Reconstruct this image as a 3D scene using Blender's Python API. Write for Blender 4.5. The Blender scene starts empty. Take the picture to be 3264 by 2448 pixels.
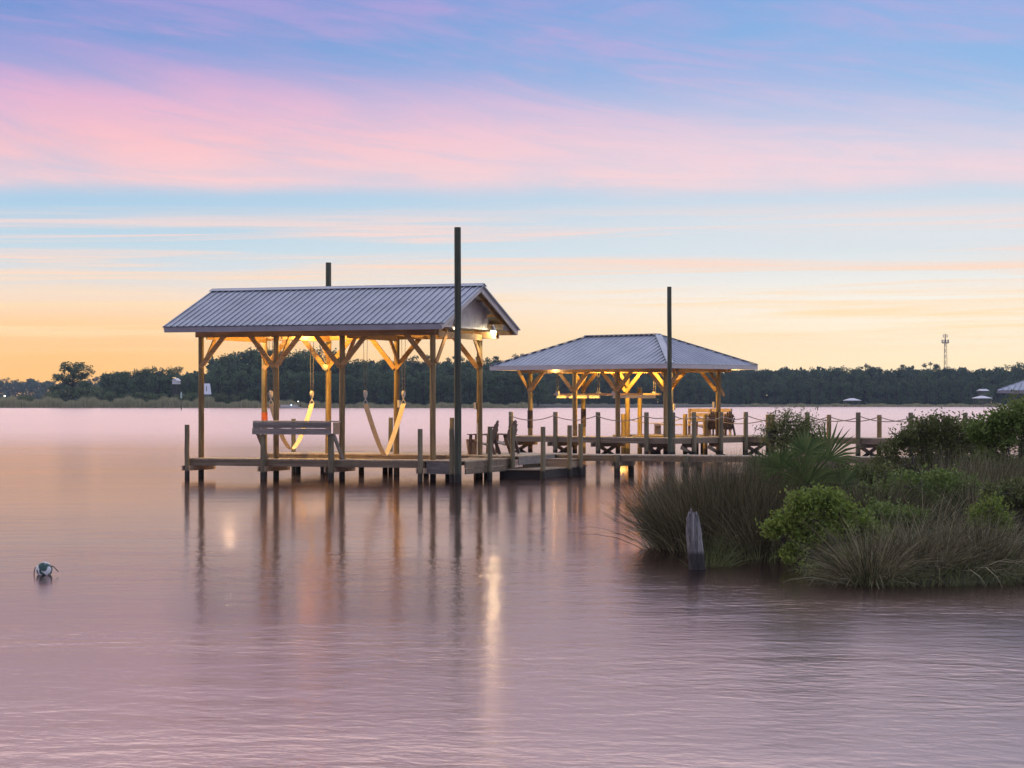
import bpy, math, random
import numpy as np
from mathutils import Vector, Matrix, Quaternion

random.seed(7)
rng = np.random.default_rng(11)
R = math.radians
SC = bpy.context.scene
COL = SC.collection

# ------------------------------------------------------------------ camera
H = 2.44                      # eye height above the water
F = 7072.0                    # focal length in photograph pixels (3264 wide)
VH = 1281.0                   # horizon row in the photograph
cam_d = bpy.data.cameras.new('camera')
cam = bpy.data.objects.new('camera', cam_d)
COL.objects.link(cam)
cam.location = (0, 0, H)
cam.rotation_euler = (R(90), 0, 0)
cam_d.sensor_width = 36.0
cam_d.lens = 36.0 * F / 3264.0
cam_d.shift_y = (VH - 1224.0) / 3264.0
cam_d.clip_start = 0.3
cam_d.clip_end = 9000
SC.camera = cam
SC.view_settings.view_transform = 'Standard'
SC.view_settings.look = 'None'
SC.view_settings.exposure = 0.0
SC.view_settings.gamma = 1.0
SC.view_settings.use_curve_mapping = False


def lin(c):
    o = []
    for v in c[:3]:
        v = v / 255.0
        o.append(v / 12.92 if v <= 0.04045 else ((v + 0.055) / 1.055) ** 2.4)
    return (o[0], o[1], o[2], 1.0)


# ------------------------------------------------------------------ node helper
class NT:
    def __init__(self, tree):
        self.t = tree
        tree.nodes.clear()

    def n(self, kind, **kw):
        nd = self.t.nodes.new(kind)
        for k, v in kw.items():
            setattr(nd, k, v)
        return nd

    def link(self, a, b):
        self.t.links.new(a, b)

    def put(self, sock, v):
        if isinstance(v, bpy.types.NodeSocket):
            self.link(v, sock)
        else:
            sock.default_value = v

    def m(self, op, a, b=0.0, c=None, clamp=False):
        nd = self.n('ShaderNodeMath', operation=op, use_clamp=clamp)
        self.put(nd.inputs[0], a)
        self.put(nd.inputs[1], b)
        if c is not None:
            self.put(nd.inputs[2], c)
        return nd.outputs[0]

    def sstep(self, x, a, b):
        nd = self.n('ShaderNodeMapRange', interpolation_type='SMOOTHSTEP')
        self.put(nd.inputs['Value'], x)
        self.put(nd.inputs['From Min'], a)
        self.put(nd.inputs['From Max'], b)
        return nd.outputs[0]

    def ramp(self, fac, stops, interp='LINEAR'):
        nd = self.n('ShaderNodeValToRGB')
        cr = nd.color_ramp
        cr.interpolation = interp
        while len(cr.elements) < len(stops):
            cr.elements.new(0.5)
        for e, (p, c) in zip(cr.elements, stops):
            e.position = p
            e.color = c if len(c) == 4 else (c[0], c[1], c[2], 1)
        self.put(nd.inputs[0], fac)
        return nd.outputs[0]

    def mix(self, fac, a, b):
        nd = self.n('ShaderNodeMix', data_type='RGBA')
        self.put(nd.inputs[0], fac)
        self.put(nd.inputs[6], a)
        self.put(nd.inputs[7], b)
        return nd.outputs[2]

    def vec(self, x, y, z):
        nd = self.n('ShaderNodeCombineXYZ')
        self.put(nd.inputs[0], x)
        self.put(nd.inputs[1], y)
        self.put(nd.inputs[2], z)
        return nd.outputs[0]

    def noise(self, vec, scale=1.0, detail=4.0, rough=0.55, dist=0.0):
        nd = self.n('ShaderNodeTexNoise')
        self.put(nd.inputs['Vector'], vec)
        nd.inputs['Scale'].default_value = scale
        nd.inputs['Detail'].default_value = detail
        nd.inputs['Roughness'].default_value = rough
        nd.inputs['Distortion'].default_value = dist
        return nd.outputs[0]


# ------------------------------------------------------------------ world: dusk sky
world = bpy.data.worlds.new('World')
SC.world = world
world.use_nodes = True
w = NT(world.node_tree)
tc = w.n('ShaderNodeTexCoord')
sx = w.n('ShaderNodeSeparateXYZ')
w.link(tc.outputs['Generated'], sx.inputs[0])
dx, dy, dz = sx.outputs
el = w.m('MULTIPLY', w.m('ARCSINE', dz), 57.2958)              # degrees above the horizon
az = w.m('MULTIPLY', w.m('ARCTAN2', dx, dy), 57.2958)          # degrees right of due ahead
t14 = w.m('DIVIDE', el, 14.0, clamp=True)


def stops(lst):
    return [(e / 14.0, lin(c)) for e, c in lst]


left = w.ramp(t14, stops([(0, (255, 190, 104)), (1.2, (255, 198, 120)), (2.0, (255, 208, 150)), (2.7, (246, 220, 196)),
                          (3.3, (218, 222, 224)), (3.9, (198, 219, 230)), (4.6, (184, 212, 230)), (5.4, (170, 204, 229)),
                          (6.5, (160, 188, 224)), (8.2, (132, 164, 216)), (10.2, (104, 146, 208)), (14, (130, 150, 210))]))
right = w.ramp(t14, stops([(0, (255, 224, 164)), (1.2, (255, 233, 192)), (2.0, (253, 238, 212)), (2.7, (246, 240, 228)),
                           (3.3, (234, 234, 230)), (3.9, (222, 229, 232)), (4.6, (224, 227, 231)), (5.4, (198, 217, 232)),
                           (6.5, (172, 206, 232)), (8.2, (146, 186, 228)), (10.2, (130, 174, 224)), (14, (150, 172, 218))]))
base = w.mix(w.sstep(az, -12.0, 12.0), left, right)

# cirrus coordinates: long thin streaks that dip gently to the right
tilt = w.m('ADD', el, w.m('MULTIPLY', az, w.m('MULTIPLY_ADD', w.sstep(el, 3.0, 9.5), 0.15, 0.03)))
c_big = w.vec(w.m('MULTIPLY', az, 0.085), w.m('MULTIPLY', tilt, 0.48), 3.7)
c_fine = w.vec(w.m('MULTIPLY', az, 0.15), w.m('MULTIPLY', tilt, 1.25), 9.1)
c_hair = w.vec(w.m('MULTIPLY', az, 0.06), w.m('MULTIPLY', w.m('MULTIPLY_ADD', az, -0.012, el), 2.6), 1.3)
n_big = w.noise(c_big, 1.0, 6, 0.6, 1.0)
n_fine = w.noise(c_fine, 1.0, 7, 0.62, 1.3)
n_hair = w.noise(c_hair, 1.0, 6, 0.6, 0.5)
n_edge = w.noise(w.vec(w.m('MULTIPLY', az, 0.11), 0.0, 5.0), 1.0, 3, 0.5, 0.0)

pinkL = w.ramp(t14, stops([(4.6, (252, 214, 210)), (5.6, (252, 206, 206)), (6.6, (249, 194, 200)), (7.6, (230, 182, 208)),
                           (8.8, (190, 164, 214)), (10.5, (160, 154, 214)), (14, (200, 178, 214))]))
pinkR = w.ramp(t14, stops([(4.6, (242, 220, 222)), (5.6, (240, 214, 220)), (6.6, (234, 210, 222)), (7.6, (226, 198, 222)),
                           (8.8, (205, 176, 218)), (10.5, (190, 168, 218)), (14, (205, 180, 215))]))
pink = w.mix(w.sstep(az, -12.0, 11.0), pinkL, pinkR)

lower = w.m('ADD', w.m('MULTIPLY', w.m('SUBTRACT', n_edge, 0.5), 1.0), 5.22)
upper = w.m('MULTIPLY_ADD', az, -0.075, 8.0)
m1 = w.sstep(el, w.m('SUBTRACT', lower, 0.12), w.m('ADD', lower, 0.55))
m1 = w.m('MULTIPLY', m1, w.m('SUBTRACT', 1.0, w.sstep(el, w.m('SUBTRACT', upper, 1.3), w.m('ADD', upper, 1.0))))
m1 = w.m('MULTIPLY', m1, w.m('MULTIPLY_ADD', w.sstep(n_fine, 0.30, 0.60), 0.30, 0.70))
m1 = w.m('MULTIPLY', m1, w.m('MULTIPLY_ADD', w.sstep(n_big, 0.30, 0.52), 0.30, 0.70))
c1 = w.mix(m1, base, pink)
# thinner veils higher up
m2 = w.m('MULTIPLY', w.sstep(n_big, 0.36, 0.66), w.sstep(el, 6.6, 8.0))
m2 = w.m('MULTIPLY', m2, w.m('MULTIPLY_ADD', w.sstep(n_fine, 0.35, 0.65), 0.6, 0.35))
m2 = w.m('MULTIPLY', m2, w.m('SUBTRACT', 0.85, w.m('MULTIPLY', w.sstep(az, 0.0, 11.0), 0.35)))
c2 = w.mix(m2, c1, pink)
# low warm hair streaks
hair_col = w.mix(w.sstep(el, 2.0, 4.4), lin((255, 222, 170)), lin((252, 218, 208)))
m3 = w.m('MULTIPLY', w.sstep(n_hair, 0.43, 0.62), w.m('MULTIPLY', w.sstep(el, 0.9, 2.2), w.m('SUBTRACT', 1.0, w.sstep(el, 4.2, 5.3))))
m3 = w.m('MULTIPLY', m3, 0.9)
c3 = w.mix(m3, c2, hair_col)
# upper dome, outside the picture: added pale pink glow to brighten water and plants, soft blue overhead
tall = w.m('DIVIDE', el, 90.0, clamp=True)
dome = w.ramp(tall, [(0.0, (1.70, 1.28, 1.26, 1)), (0.15, (1.90, 1.62, 1.62, 1)), (0.30, (1.60, 1.38, 1.38, 1)), (0.5, (0.74, 0.72, 0.88, 1)),
                     (1.0, (0.52, 0.56, 0.78, 1))])
back = w.ramp(tall, [(0.0, lin((150, 140, 178))), (0.15, (0.52, 0.47, 0.66, 1)), (0.5, (0.54, 0.55, 0.76, 1)), (1.0, (0.52, 0.56, 0.78, 1))])
dome = w.mix(w.sstep(dy, 0.35, -0.35), dome, back)
dome = w.mix(w.m('MULTIPLY', w.sstep(n_big, 0.45, 0.65), 0.22), dome, lin((120, 140, 205)))
dome = w.mix(w.m('MULTIPLY', w.sstep(az, -1.0, 14.0), 0.5), dome, (0.92, 1.00, 1.28, 1))
sky = w.mix(w.sstep(el, 10.2, 11.8), w.mix(w.sstep(dy, 0.75, 0.0), c3, back), dome)
bg = w.n('ShaderNodeBackground')
w.link(sky, bg.inputs[0])
w.put(bg.inputs[1], w.m('ADD', 1.05, w.m('MULTIPLY', 0.16, w.sstep(el, 4.5, 0.5))))
ow = w.n('ShaderNodeOutputWorld')
w.link(bg.outputs[0], ow.inputs[0])


# ------------------------------------------------------------------ materials
def new_mat(name):
    m = bpy.data.materials.new(name)
    m.use_nodes = True
    return m, NT(m.node_tree)


def finish(k, bsdf, disp=None):
    o = k.n('ShaderNodeOutputMaterial')
    k.link(bsdf, o.inputs[0])


def principled(k, color, rough=0.7, metal=0.0, normal=None, spec=0.5):
    b = k.n('ShaderNodeBsdfPrincipled')
    k.put(b.inputs['Base Color'], color)
    k.put(b.inputs['Roughness'], rough)
    k.put(b.inputs['Metallic'], metal)
    k.put(b.inputs['Specular IOR Level'], spec)
    if normal is not None:
        k.link(normal, b.inputs['Normal'])
    return b


def bump(k, h, strength=0.4, dist=0.01):
    b = k.n('ShaderNodeBump')
    b.inputs['Strength'].default_value = strength
    b.inputs['Distance'].default_value = dist
    k.link(h, b.inputs['Height'])
    return b.outputs[0]


def wood(name, c0, c1, c2, axis='z', scale=1.0, wet=False, rough=0.75):
    """grain stretched along one object axis; wet=True adds the dark tide line above the water"""
    m, k = new_mat(name)
    tc = k.n('ShaderNodeTexCoord')
    mp = k.n('ShaderNodeMapping')
    k.link(tc.outputs['Object'], mp.inputs[0])
    s = {'z': (14, 14, 0.8), 'x': (0.8, 14, 14), 'y': (14, 0.8, 14), 'n': (5, 5, 5)}[axis]
    mp.inputs['Scale'].default_value = [v * scale for v in s]
    g = k.noise(mp.outputs[0], 1.0, 6, 0.65, 0.8)
    big = k.noise(tc.outputs['Object'], 1.6, 4, 0.6)
    col = k.ramp(g, [(0.28, c0), (0.52, c1), (0.75, c2)])
    col = k.mix(k.m('MULTIPLY', k.sstep(big, 0.45, 0.75), 0.55), col, c0)
    info = k.n('ShaderNodeObjectInfo')
    hsv = k.n('ShaderNodeHueSaturation')
    k.link(col, hsv.inputs['Color'])
    k.put(hsv.inputs['Value'], k.m('MULTIPLY_ADD', info.outputs['Random'], 0.35, 0.82))
    col = hsv.outputs[0]
    rg = rough
    if wet:
        geo = k.n('ShaderNodeNewGeometry')
        sp = k.n('ShaderNodeSeparateXYZ')
        k.link(geo.outputs['Position'], sp.inputs[0])
        edge = k.m('MULTIPLY_ADD', k.m('SUBTRACT', big, 0.5), 0.12, sp.outputs[2])
        wetm = k.m('SUBTRACT', 1.0, k.sstep(edge, 0.20, 0.30))
        col = k.mix(k.m('MULTIPLY', wetm, 0.92), col, (0.012, 0.011, 0.010, 1))
    b = principled(k, col, rg, 0, bump(k, g, 0.5, 0.008))
    finish(k, b.outputs[0])
    return m


M = {}
M['post'] = wood('treated_post_wood', (0.075, 0.052, 0.022, 1), (0.20, 0.14, 0.058, 1), (0.34, 0.25, 0.11, 1), 'z', 1.0, True)
M['pile'] = wood('weathered_pile_wood', (0.06, 0.054, 0.034, 1), (0.145, 0.128, 0.076, 1), (0.25, 0.215, 0.125, 1), 'z', 1.0, True)
M['tall'] = wood('dark_creosote_wood', (0.018, 0.024, 0.015, 1), (0.048, 0.058, 0.036, 1), (0.13, 0.13, 0.082, 1), 'z', 1.0, True)
M['brace'] = wood('pine_brace_wood', (0.17, 0.088, 0.03, 1), (0.33, 0.19, 0.072, 1), (0.43, 0.28, 0.12, 1), 'x', 0.8)
M['beam'] = wood('pine_beam_wood', (0.16, 0.09, 0.04, 1), (0.30, 0.18, 0.085, 1), (0.40, 0.26, 0.135, 1), 'x', 0.8)
M['boardx'] = wood('deck_board_wood', (0.19, 0.15, 0.105, 1), (0.34, 0.28, 0.20, 1), (0.47, 0.40, 0.30, 1), 'y', 1.0)
M['boardy'] = wood('deck_board_wood_crosswise', (0.19, 0.15, 0.105, 1), (0.34, 0.28, 0.20, 1), (0.47, 0.40, 0.30, 1), 'x', 1.0)
M['rim'] = wood('rim_joist_wood', (0.085, 0.065, 0.042, 1), (0.165, 0.13, 0.085, 1), (0.26, 0.215, 0.15, 1), 'x', 0.8, True)
M['grey'] = wood('silvered_grey_wood', (0.09, 0.082, 0.074, 1), (0.19, 0.175, 0.155, 1), (0.32, 0.30, 0.27, 1), 'x', 0.9)
M['tan'] = wood('new_tan_wood', (0.22, 0.15, 0.095, 1), (0.36, 0.265, 0.18, 1), (0.47, 0.36, 0.26, 1), 'x', 0.8)
M['black'] = wood('wet_black_wood', (0.008, 0.007, 0.006, 1), (0.018, 0.016, 0.014, 1), (0.03, 0.027, 0.023, 1), 'x', 0.8)
M['sleeve'] = wood('dark_brown_wrap', (0.03, 0.018, 0.012, 1), (0.045, 0.028, 0.02, 1), (0.06, 0.04, 0.03, 1), 'z', 0.5, True)
M['drift'] = wood('driftwood', (0.012, 0.012, 0.012, 1), (0.14, 0.137, 0.135, 1), (0.42, 0.415, 0.41, 1), 'z', 1.6, True)


def simple(name, c, rough=0.5, metal=0.0, noise=0.0, scale=6.0):
    m, k = new_mat(name)
    col = c
    if noise:
        tc = k.n('ShaderNodeTexCoord')
        n = k.noise(tc.outputs['Object'], scale, 4, 0.6)
        d = tuple(v * (1 - noise) for v in c[:3]) + (1,)
        col = k.ramp(n, [(0.3, d), (0.7, c)])
    finish(k, principled(k, col, rough, metal).outputs[0])
    return m


def emit(name, c, s):
    m, k = new_mat(name)
    e = k.n('ShaderNodeEmission')
    e.inputs[0].default_value = c
    e.inputs[1].default_value = s
    finish(k, e.outputs[0])
    return m


def metal_roof(name):
    m, k = new_mat(name)
    tc = k.n('ShaderNodeTexCoord')
    n = k.noise(tc.outputs['Object'], 0.9, 5, 0.6)
    n2 = k.noise(tc.outputs['Object'], 22.0, 3, 0.7)
    col = k.ramp(n, [(0.3, (0.29, 0.33, 0.39, 1)), (0.7, (0.39, 0.43, 0.50, 1))])
    rg = k.m('MULTIPLY_ADD', n2, 0.22, 0.36)
    finish(k, principled(k, col, rg, 0.7).outputs[0])
    return m


M['roof'] = metal_roof('galvanised_roof_metal')
M['trim'] = simple('grey_trim_metal', (0.27, 0.27, 0.30, 1), 0.5, 0.15, 0.25, 2.0)
M['trimlight'] = simple('pale_trim_metal', (0.46, 0.45, 0.46, 1), 0.5, 0.1, 0.2, 2.0)
M['siding'] = simple('pale_siding', (0.40, 0.39, 0.40, 1), 0.6, 0.0, 0.25, 3.0)
M['steel'] = simple('galvanised_steel', (0.42, 0.41, 0.40, 1), 0.4, 0.7, 0.3, 12.0)
M['alu'] = simple('painted_aluminium', (0.60, 0.57, 0.50, 1), 0.4, 0.2, 0.2, 8.0)
M['strap'] = simple('cream_webbing', (0.66, 0.56, 0.36, 1), 0.8, 0, 0.15, 18.0)
M['rope'] = simple('tan_rope_fibre', (0.34, 0.27, 0.20, 1), 0.9, 0, 0.4, 40.0)
M['cable'] = simple('lift_cable_wire', (0.20, 0.17, 0.13, 1), 0.5, 0.5)
M['chair'] = simple('brown_plastic', (0.085, 0.055, 0.04, 1), 0.45, 0, 0.25, 6.0)
M['box'] = simple('grey_box_plastic', (0.50, 0.47, 0.40, 1), 0.5, 0, 0.15)
M['orange'] = simple('orange_tag_paint', (0.62, 0.13, 0.03, 1), 0.6, 0, 0.25, 8.0)
M['dark'] = simple('dark_rubber', (0.02, 0.02, 0.022, 1), 0.6)
M['white'] = simple('white_paint', (0.72, 0.73, 0.75, 1), 0.5, 0, 0.1)
M['pale_roof'] = simple('pale_roof_metal', (0.62, 0.63, 0.68, 1), 0.5, 0.3, 0.1)
M['greensign'] = simple('green_sign_paint', (0.35, 0.50, 0.42, 1), 0.5)
M['rust'] = simple('red_oxide_steel', (0.16, 0.06, 0.05, 1), 0.7, 0, 0.4, 0.5)
M['bulb'] = emit('lamp_bulb_glow', (1.0, 0.84, 0.50, 1), 280.0)
M['bulb_strong'] = emit('lamp_bulb_strong_glow', (1.0, 0.86, 0.55, 1), 330.0)
M['bulb_soft'] = emit('lamp_bulb_soft_glow', (1.0, 0.80, 0.45, 1), 14.0)
M['bulb_cool'] = emit('boat_light_glow', (0.55, 0.75, 1.0, 1), 8.0)
M['bulb_far'] = emit('shore_light_glow', (1.0, 0.95, 0.80, 1), 6.0)


def foliage(name, c0, c1, c2, scale=1.2, trans=0.25):
    m, k = new_mat(name)
    geo = k.n('ShaderNodeNewGeometry')
    tc = k.n('ShaderNodeTexCoord')
    n = k.noise(tc.outputs['Object'], scale, 4, 0.65)
    isl = k.m('MULTIPLY_ADD', geo.outputs['Random Per Island'], 0.45, k.m('MULTIPLY', n, 0.6))
    col = k.ramp(isl, [(0.18, c0), (0.5, c1), (0.85, c2)])
    b = principled(k, col, 0.6, 0, spec=0.3)
    t = k.n('ShaderNodeBsdfTranslucent')
    k.put(t.inputs[0], col)
    mx = k.n('ShaderNodeMixShader')
    mx.inputs[0].default_value = trans
    k.link(b.outputs[0], mx.inputs[1])
    k.link(t.outputs[0], mx.inputs[2])
    finish(k, mx.outputs[0])
    return m


M['far_pine'] = foliage('far_pine_needles', (0.030, 0.052, 0.036, 1), (0.064, 0.104, 0.066, 1), (0.124, 0.174, 0.102, 1), 0.12)
M['far_oak'] = foliage('far_oak_leaves', (0.039, 0.070, 0.036, 1), (0.085, 0.139, 0.066, 1), (0.148, 0.217, 0.106, 1), 0.15)
M['far_bush'] = foliage('far_bush_leaves', (0.073, 0.103, 0.049, 1), (0.146, 0.194, 0.086, 1), (0.219, 0.267, 0.121, 1), 0.3)
M['marsh'] = foliage('marsh_reed_blades', (0.179, 0.186, 0.107, 1), (0.321, 0.321, 0.179, 1), (0.463, 0.428, 0.250, 1), 0.05)
M['bark'] = wood('tree_bark', (0.02, 0.016, 0.013, 1), (0.05, 0.042, 0.036, 1), (0.09, 0.08, 0.07, 1), 'z', 0.3)
M['twig'] = wood('grey_twigs', (0.03, 0.025, 0.022, 1), (0.06, 0.05, 0.045, 1), (0.10, 0.088, 0.08, 1), 'z', 1.0)
M['rush'] = foliage('rush_blades', (0.022, 0.020, 0.009, 1), (0.070, 0.064, 0.030, 1), (0.300, 0.270, 0.151, 1), 0.9, 0.15)
M['rush2'] = foliage('dry_rush_blades', (0.022, 0.021, 0.008, 1), (0.082, 0.078, 0.036, 1), (0.440, 0.400, 0.237, 1), 0.9, 0.15)
M['grass'] = foliage('green_grass_blades', (0.037, 0.050, 0.015, 1), (0.081, 0.105, 0.032, 1), (0.162, 0.185, 0.069, 1), 0.9, 0.2)
M['leaf_bright'] = foliage('yellow_green_leaves', (0.076, 0.113, 0.024, 1), (0.166, 0.239, 0.044, 1), (0.302, 0.372, 0.073, 1), 1.6, 0.35)
M['leaf_green'] = foliage('green_leaves', (0.056, 0.101, 0.024, 1), (0.137, 0.202, 0.046, 1), (0.241, 0.305, 0.084, 1), 1.6, 0.35)
M['leaf_olive'] = foliage('olive_leaves', (0.046, 0.062, 0.021, 1), (0.108, 0.132, 0.040, 1), (0.200, 0.221, 0.074, 1), 1.6, 0.3)
M['leaf_pale'] = foliage('pale_green_leaves', (0.07, 0.09, 0.03, 1), (0.15, 0.18, 0.06, 1), (0.26, 0.29, 0.11, 1), 1.6, 0.35)
M['palm'] = foliage('palmetto_leaves', (0.040, 0.073, 0.021, 1), (0.080, 0.126, 0.036, 1), (0.146, 0.193, 0.065, 1), 2.0, 0.25)


def mud_mat():
    m, k = new_mat('dark_mud')
    tc = k.n('ShaderNodeTexCoord')
    n = k.noise(tc.outputs['Object'], 3.0, 6, 0.65)
    col = k.ramp(n, [(0.3, (0.014, 0.012, 0.009, 1)), (0.7, (0.05, 0.042, 0.03, 1))])
    finish(k, principled(k, col, 0.7, 0, bump(k, n, 0.8, 0.05)).outputs[0])
    return m


M['mud'] = mud_mat()
M['land'] = simple('far_ground', (0.03, 0.035, 0.022, 1), 0.9, 0, 0.5, 0.05)


def water_mat():
    m, k = new_mat('still_water')
    tc = k.n('ShaderNodeTexCoord')
    sp = k.n('ShaderNodeSeparateXYZ')
    k.link(tc.outputs['Object'], sp.inputs[0])
    X, Y, Z = sp.outputs
    # wind ripples: crests run across the view, slightly slanted
    a = k.noise(k.vec(k.m('MULTIPLY_ADD', Y, 0.12, k.m('MULTIPLY', X, 0.9)), k.m('MULTIPLY_ADD', X, 0.16, k.m('MULTIPLY', Y, 1.0)), 0.0), 4.2, 3, 0.6, 0.3)
    b = k.noise(k.vec(k.m('MULTIPLY', X, 0.40), k.m('MULTIPLY_ADD', X, -0.10, k.m('MULTIPLY', Y, 0.8)), 4.0), 1.1, 3, 0.5, 0.5)
    c = k.noise(k.vec(k.m('MULTIPLY', X, 0.05), k.m('MULTIPLY', Y, 0.11), 7.0), 1.0, 3, 0.55, 0.5)
    h = k.m('ADD', k.m('MULTIPLY', a, 0.0085), k.m('MULTIPLY', b, 0.0185))
    # breezier water out in front of the bank
    h = k.m('MULTIPLY', h, k.m('MULTIPLY_ADD', k.m('SUBTRACT', 1.0, k.sstep(Y, 15.0, 38.0)), 0.75, 1.0))
    calm = k.m('MULTIPLY_ADD', k.sstep(c, 0.36, 0.64), 0.75, 0.4)
    bp = k.n('ShaderNodeBump')
    bp.inputs['Distance'].default_value = 1.0
    k.put(bp.inputs['Strength'], k.m('MULTIPLY', calm, 0.75))
    k.link(h, bp.inputs['Height'])
    rg = k.m('ADD', k.m('ADD', k.m('MULTIPLY_ADD', c, 0.05, 0.078), k.m('MULTIPLY', k.m('SUBTRACT', 1.0, k.sstep(Y, 15.0, 38.0)), 0.075)), k.m('MULTIPLY', k.sstep(Y, 75.0, 190.0), 0.10))   # open water is rougher than the sheltered side
    # dark brown brackish water; salmon dusk glow is tinted into the surface reflection
    df = k.n('ShaderNodeBsdfDiffuse')
    df.inputs[0].default_value = (0.012, 0.009, 0.008, 1)
    k.link(bp.outputs[0], df.inputs['Normal'])
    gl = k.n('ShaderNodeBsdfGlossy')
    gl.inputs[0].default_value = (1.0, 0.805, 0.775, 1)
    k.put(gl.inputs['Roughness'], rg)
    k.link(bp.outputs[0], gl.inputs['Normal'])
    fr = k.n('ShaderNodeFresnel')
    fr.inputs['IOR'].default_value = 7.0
    k.link(bp.outputs[0], fr.inputs['Normal'])
    mx = k.n('ShaderNodeMixShader')
    k.link(fr.outputs[0], mx.inputs[0])
    k.link(df.outputs[0], mx.inputs[1])
    k.link(gl.outputs[0], mx.inputs[2])
    finish(k, mx.outputs[0])
    return m


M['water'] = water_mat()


# ------------------------------------------------------------------ object helpers
def tag(o, label=None, cat=None, group=None, kind=None):
    if label:
        o['label'] = label
    if cat:
        o['category'] = cat
    if group:
        o['group'] = group
    if kind:
        o['kind'] = kind
    return o


def empty(name, loc=(0, 0, 0), rz=0.0):
    o = bpy.data.objects.new(name, None)
    COL.objects.link(o)
    o.location = loc
    o.rotation_euler = (0, 0, rz)
    o.empty_display_size = 0.2
    return o


def np_mesh(name, verts, faces, mat, parent=None, smooth=False):
    verts = np.asarray(verts, dtype=np.float32)
    faces = np.asarray(faces, dtype=np.int32)
    me = bpy.data.meshes.new(name)
    nf, k = faces.shape
    me.vertices.add(len(verts))
    me.vertices.foreach_set('co', verts.ravel())
    me.loops.add(nf * k)
    me.loops.foreach_set('vertex_index', faces.ravel())
    me.polygons.add(nf)
    me.polygons.foreach_set('loop_start', np.arange(nf, dtype=np.int32) * k)
    me.update(calc_edges=True)
    me.validate()
    if smooth:
        me.polygons.foreach_set('use_smooth', np.ones(len(me.polygons), dtype=bool))
    me.materials.append(mat)
    o = bpy.data.objects.new(name, me)
    COL.objects.link(o)
    if parent is not None:
        o.parent = parent
    return o


class MB:
    """collects shapes and links them as ONE mesh object"""
    def __init__(self):
        self.v, self.f = [], []

    def add(self, vs, fs):
        b = len(self.v)
        self.v += [tuple(x) for x in vs]
        self.f += [tuple(i + b for i in q) for q in fs]
        return self

    def box(self, x0, x1, y0, y1, z0, z1):
        vs = [(x0, y0, z0), (x1, y0, z0), (x1, y1, z0), (x0, y1, z0), (x0, y0, z1), (x1, y0, z1), (x1, y1, z1), (x0, y1, z1)]
        return self.add(vs, [(0, 3, 2, 1), (4, 5, 6, 7), (0, 1, 5, 4), (1, 2, 6, 5), (2, 3, 7, 6), (3, 0, 4, 7)])

    def bar(self, p0, p1, wd, ht, up=(0, 0, 1)):
        """rectangular bar from p0 to p1; wd across, ht along up"""
        p0, p1 = Vector(p0), Vector(p1)
        d = (p1 - p0).normalized()
        u = Vector(up)
        s = d.cross(u)
        if s.length < 1e-4:
            u = Vector((0, 1, 0))
            s = d.cross(u)
        s.normalize()
        u = s.cross(d).normalized()
        vs = []
        for p in (p0, p1):
            for a, b in ((-1, -1), (1, -1), (1, 1), (-1, 1)):
                vs.append(p + s * (a * wd / 2) + u * (b * ht / 2))
        return self.add(vs, [(0, 1, 2, 3), (7, 6, 5, 4), (0, 4, 5, 1), (1, 5, 6, 2), (2, 6, 7, 3), (3, 7, 4, 0)])

    def tube(self, pts, rad, seg=10, cap=True):
        pts = [Vector(p) for p in pts]
        n = len(pts)
        rads = rad if isinstance(rad, (list, tuple)) else [rad] * n
        vs, fs = [], []
        ref = None
        for i, p in enumerate(pts):
            d = (pts[min(i + 1, n - 1)] - pts[max(i - 1, 0)]).normalized()
            if ref is None:
                ref = Vector((1, 0, 0)) if abs(d.x) < 0.8 else Vector((0, 1, 0))
            s = d.cross(ref).normalized()
            ref = s.cross(d).normalized()
            for k in range(seg):
                a = 2 * math.pi * k / seg
                vs.append(p + (ref * math.cos(a) + s * math.sin(a)) * rads[i])
        for i in range(n - 1):
            for k in range(seg):
                k2 = (k + 1) % seg
                fs.append((i * seg + k, i * seg + k2, (i + 1) * seg + k2, (i + 1) * seg + k))
        if cap:
            fs.append(tuple(range(seg - 1, -1, -1)))
            fs.append(tuple((n - 1) * seg + k for k in range(seg)))
        return self.add(vs, fs)

    def sphere(self, c, r, seg=12, rings=8, sc=(1, 1, 1)):
        vs, fs = [], []
        for i in range(rings + 1):
            th = math.pi * i / rings
            for k in range(seg):
                a = 2 * math.pi * k / seg
                vs.append((c[0] + r * sc[0] * math.sin(th) * math.cos(a), c[1] + r * sc[1] * math.sin(th) * math.sin(a),
                           c[2] + r * sc[2] * math.cos(th)))
        for i in range(rings):
            for k in range(seg):
                k2 = (k + 1) % seg
                fs.append((i * seg + k, (i + 1) * seg + k, (i + 1) * seg + k2, i * seg + k2))
        return self.add(vs, fs)

    def build(self, name, mat, parent=None, smooth=False):
        me = bpy.data.meshes.new(name)
        me.from_pydata([tuple(v) for v in self.v], [], self.f)
        me.validate()
        me.update()
        if smooth:
            for p in me.polygons:
                p.use_smooth = True
        me.materials.append(mat)
        o = bpy.data.objects.new(name, me)
        COL.objects.link(o)
        if parent is not None:
            o.parent = parent
        return o


def pole_mb(x, y, z0, z1, r, lean=(0, 0), seg=14, seed=0, taper=0.93):
    rr = random.Random(seed)
    n = 9
    pts, rad = [], []
    for i in range(n):
        t = i / (n - 1)
        pts.append((x + lean[0] * t + rr.uniform(-1, 1) * 0.006, y + lean[1] * t + rr.uniform(-1, 1) * 0.006, z0 + (z1 - z0) * t))
        rad.append(r * (1 + (taper - 1) * t) * rr.uniform(0.985, 1.015))
    # slightly bevelled top
    pts.append((pts[-1][0], pts[-1][1], z1 + 0.012))
    rad.append(rad[-1] * 0.93)
    return MB().tube(pts, rad, seg)


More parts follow.
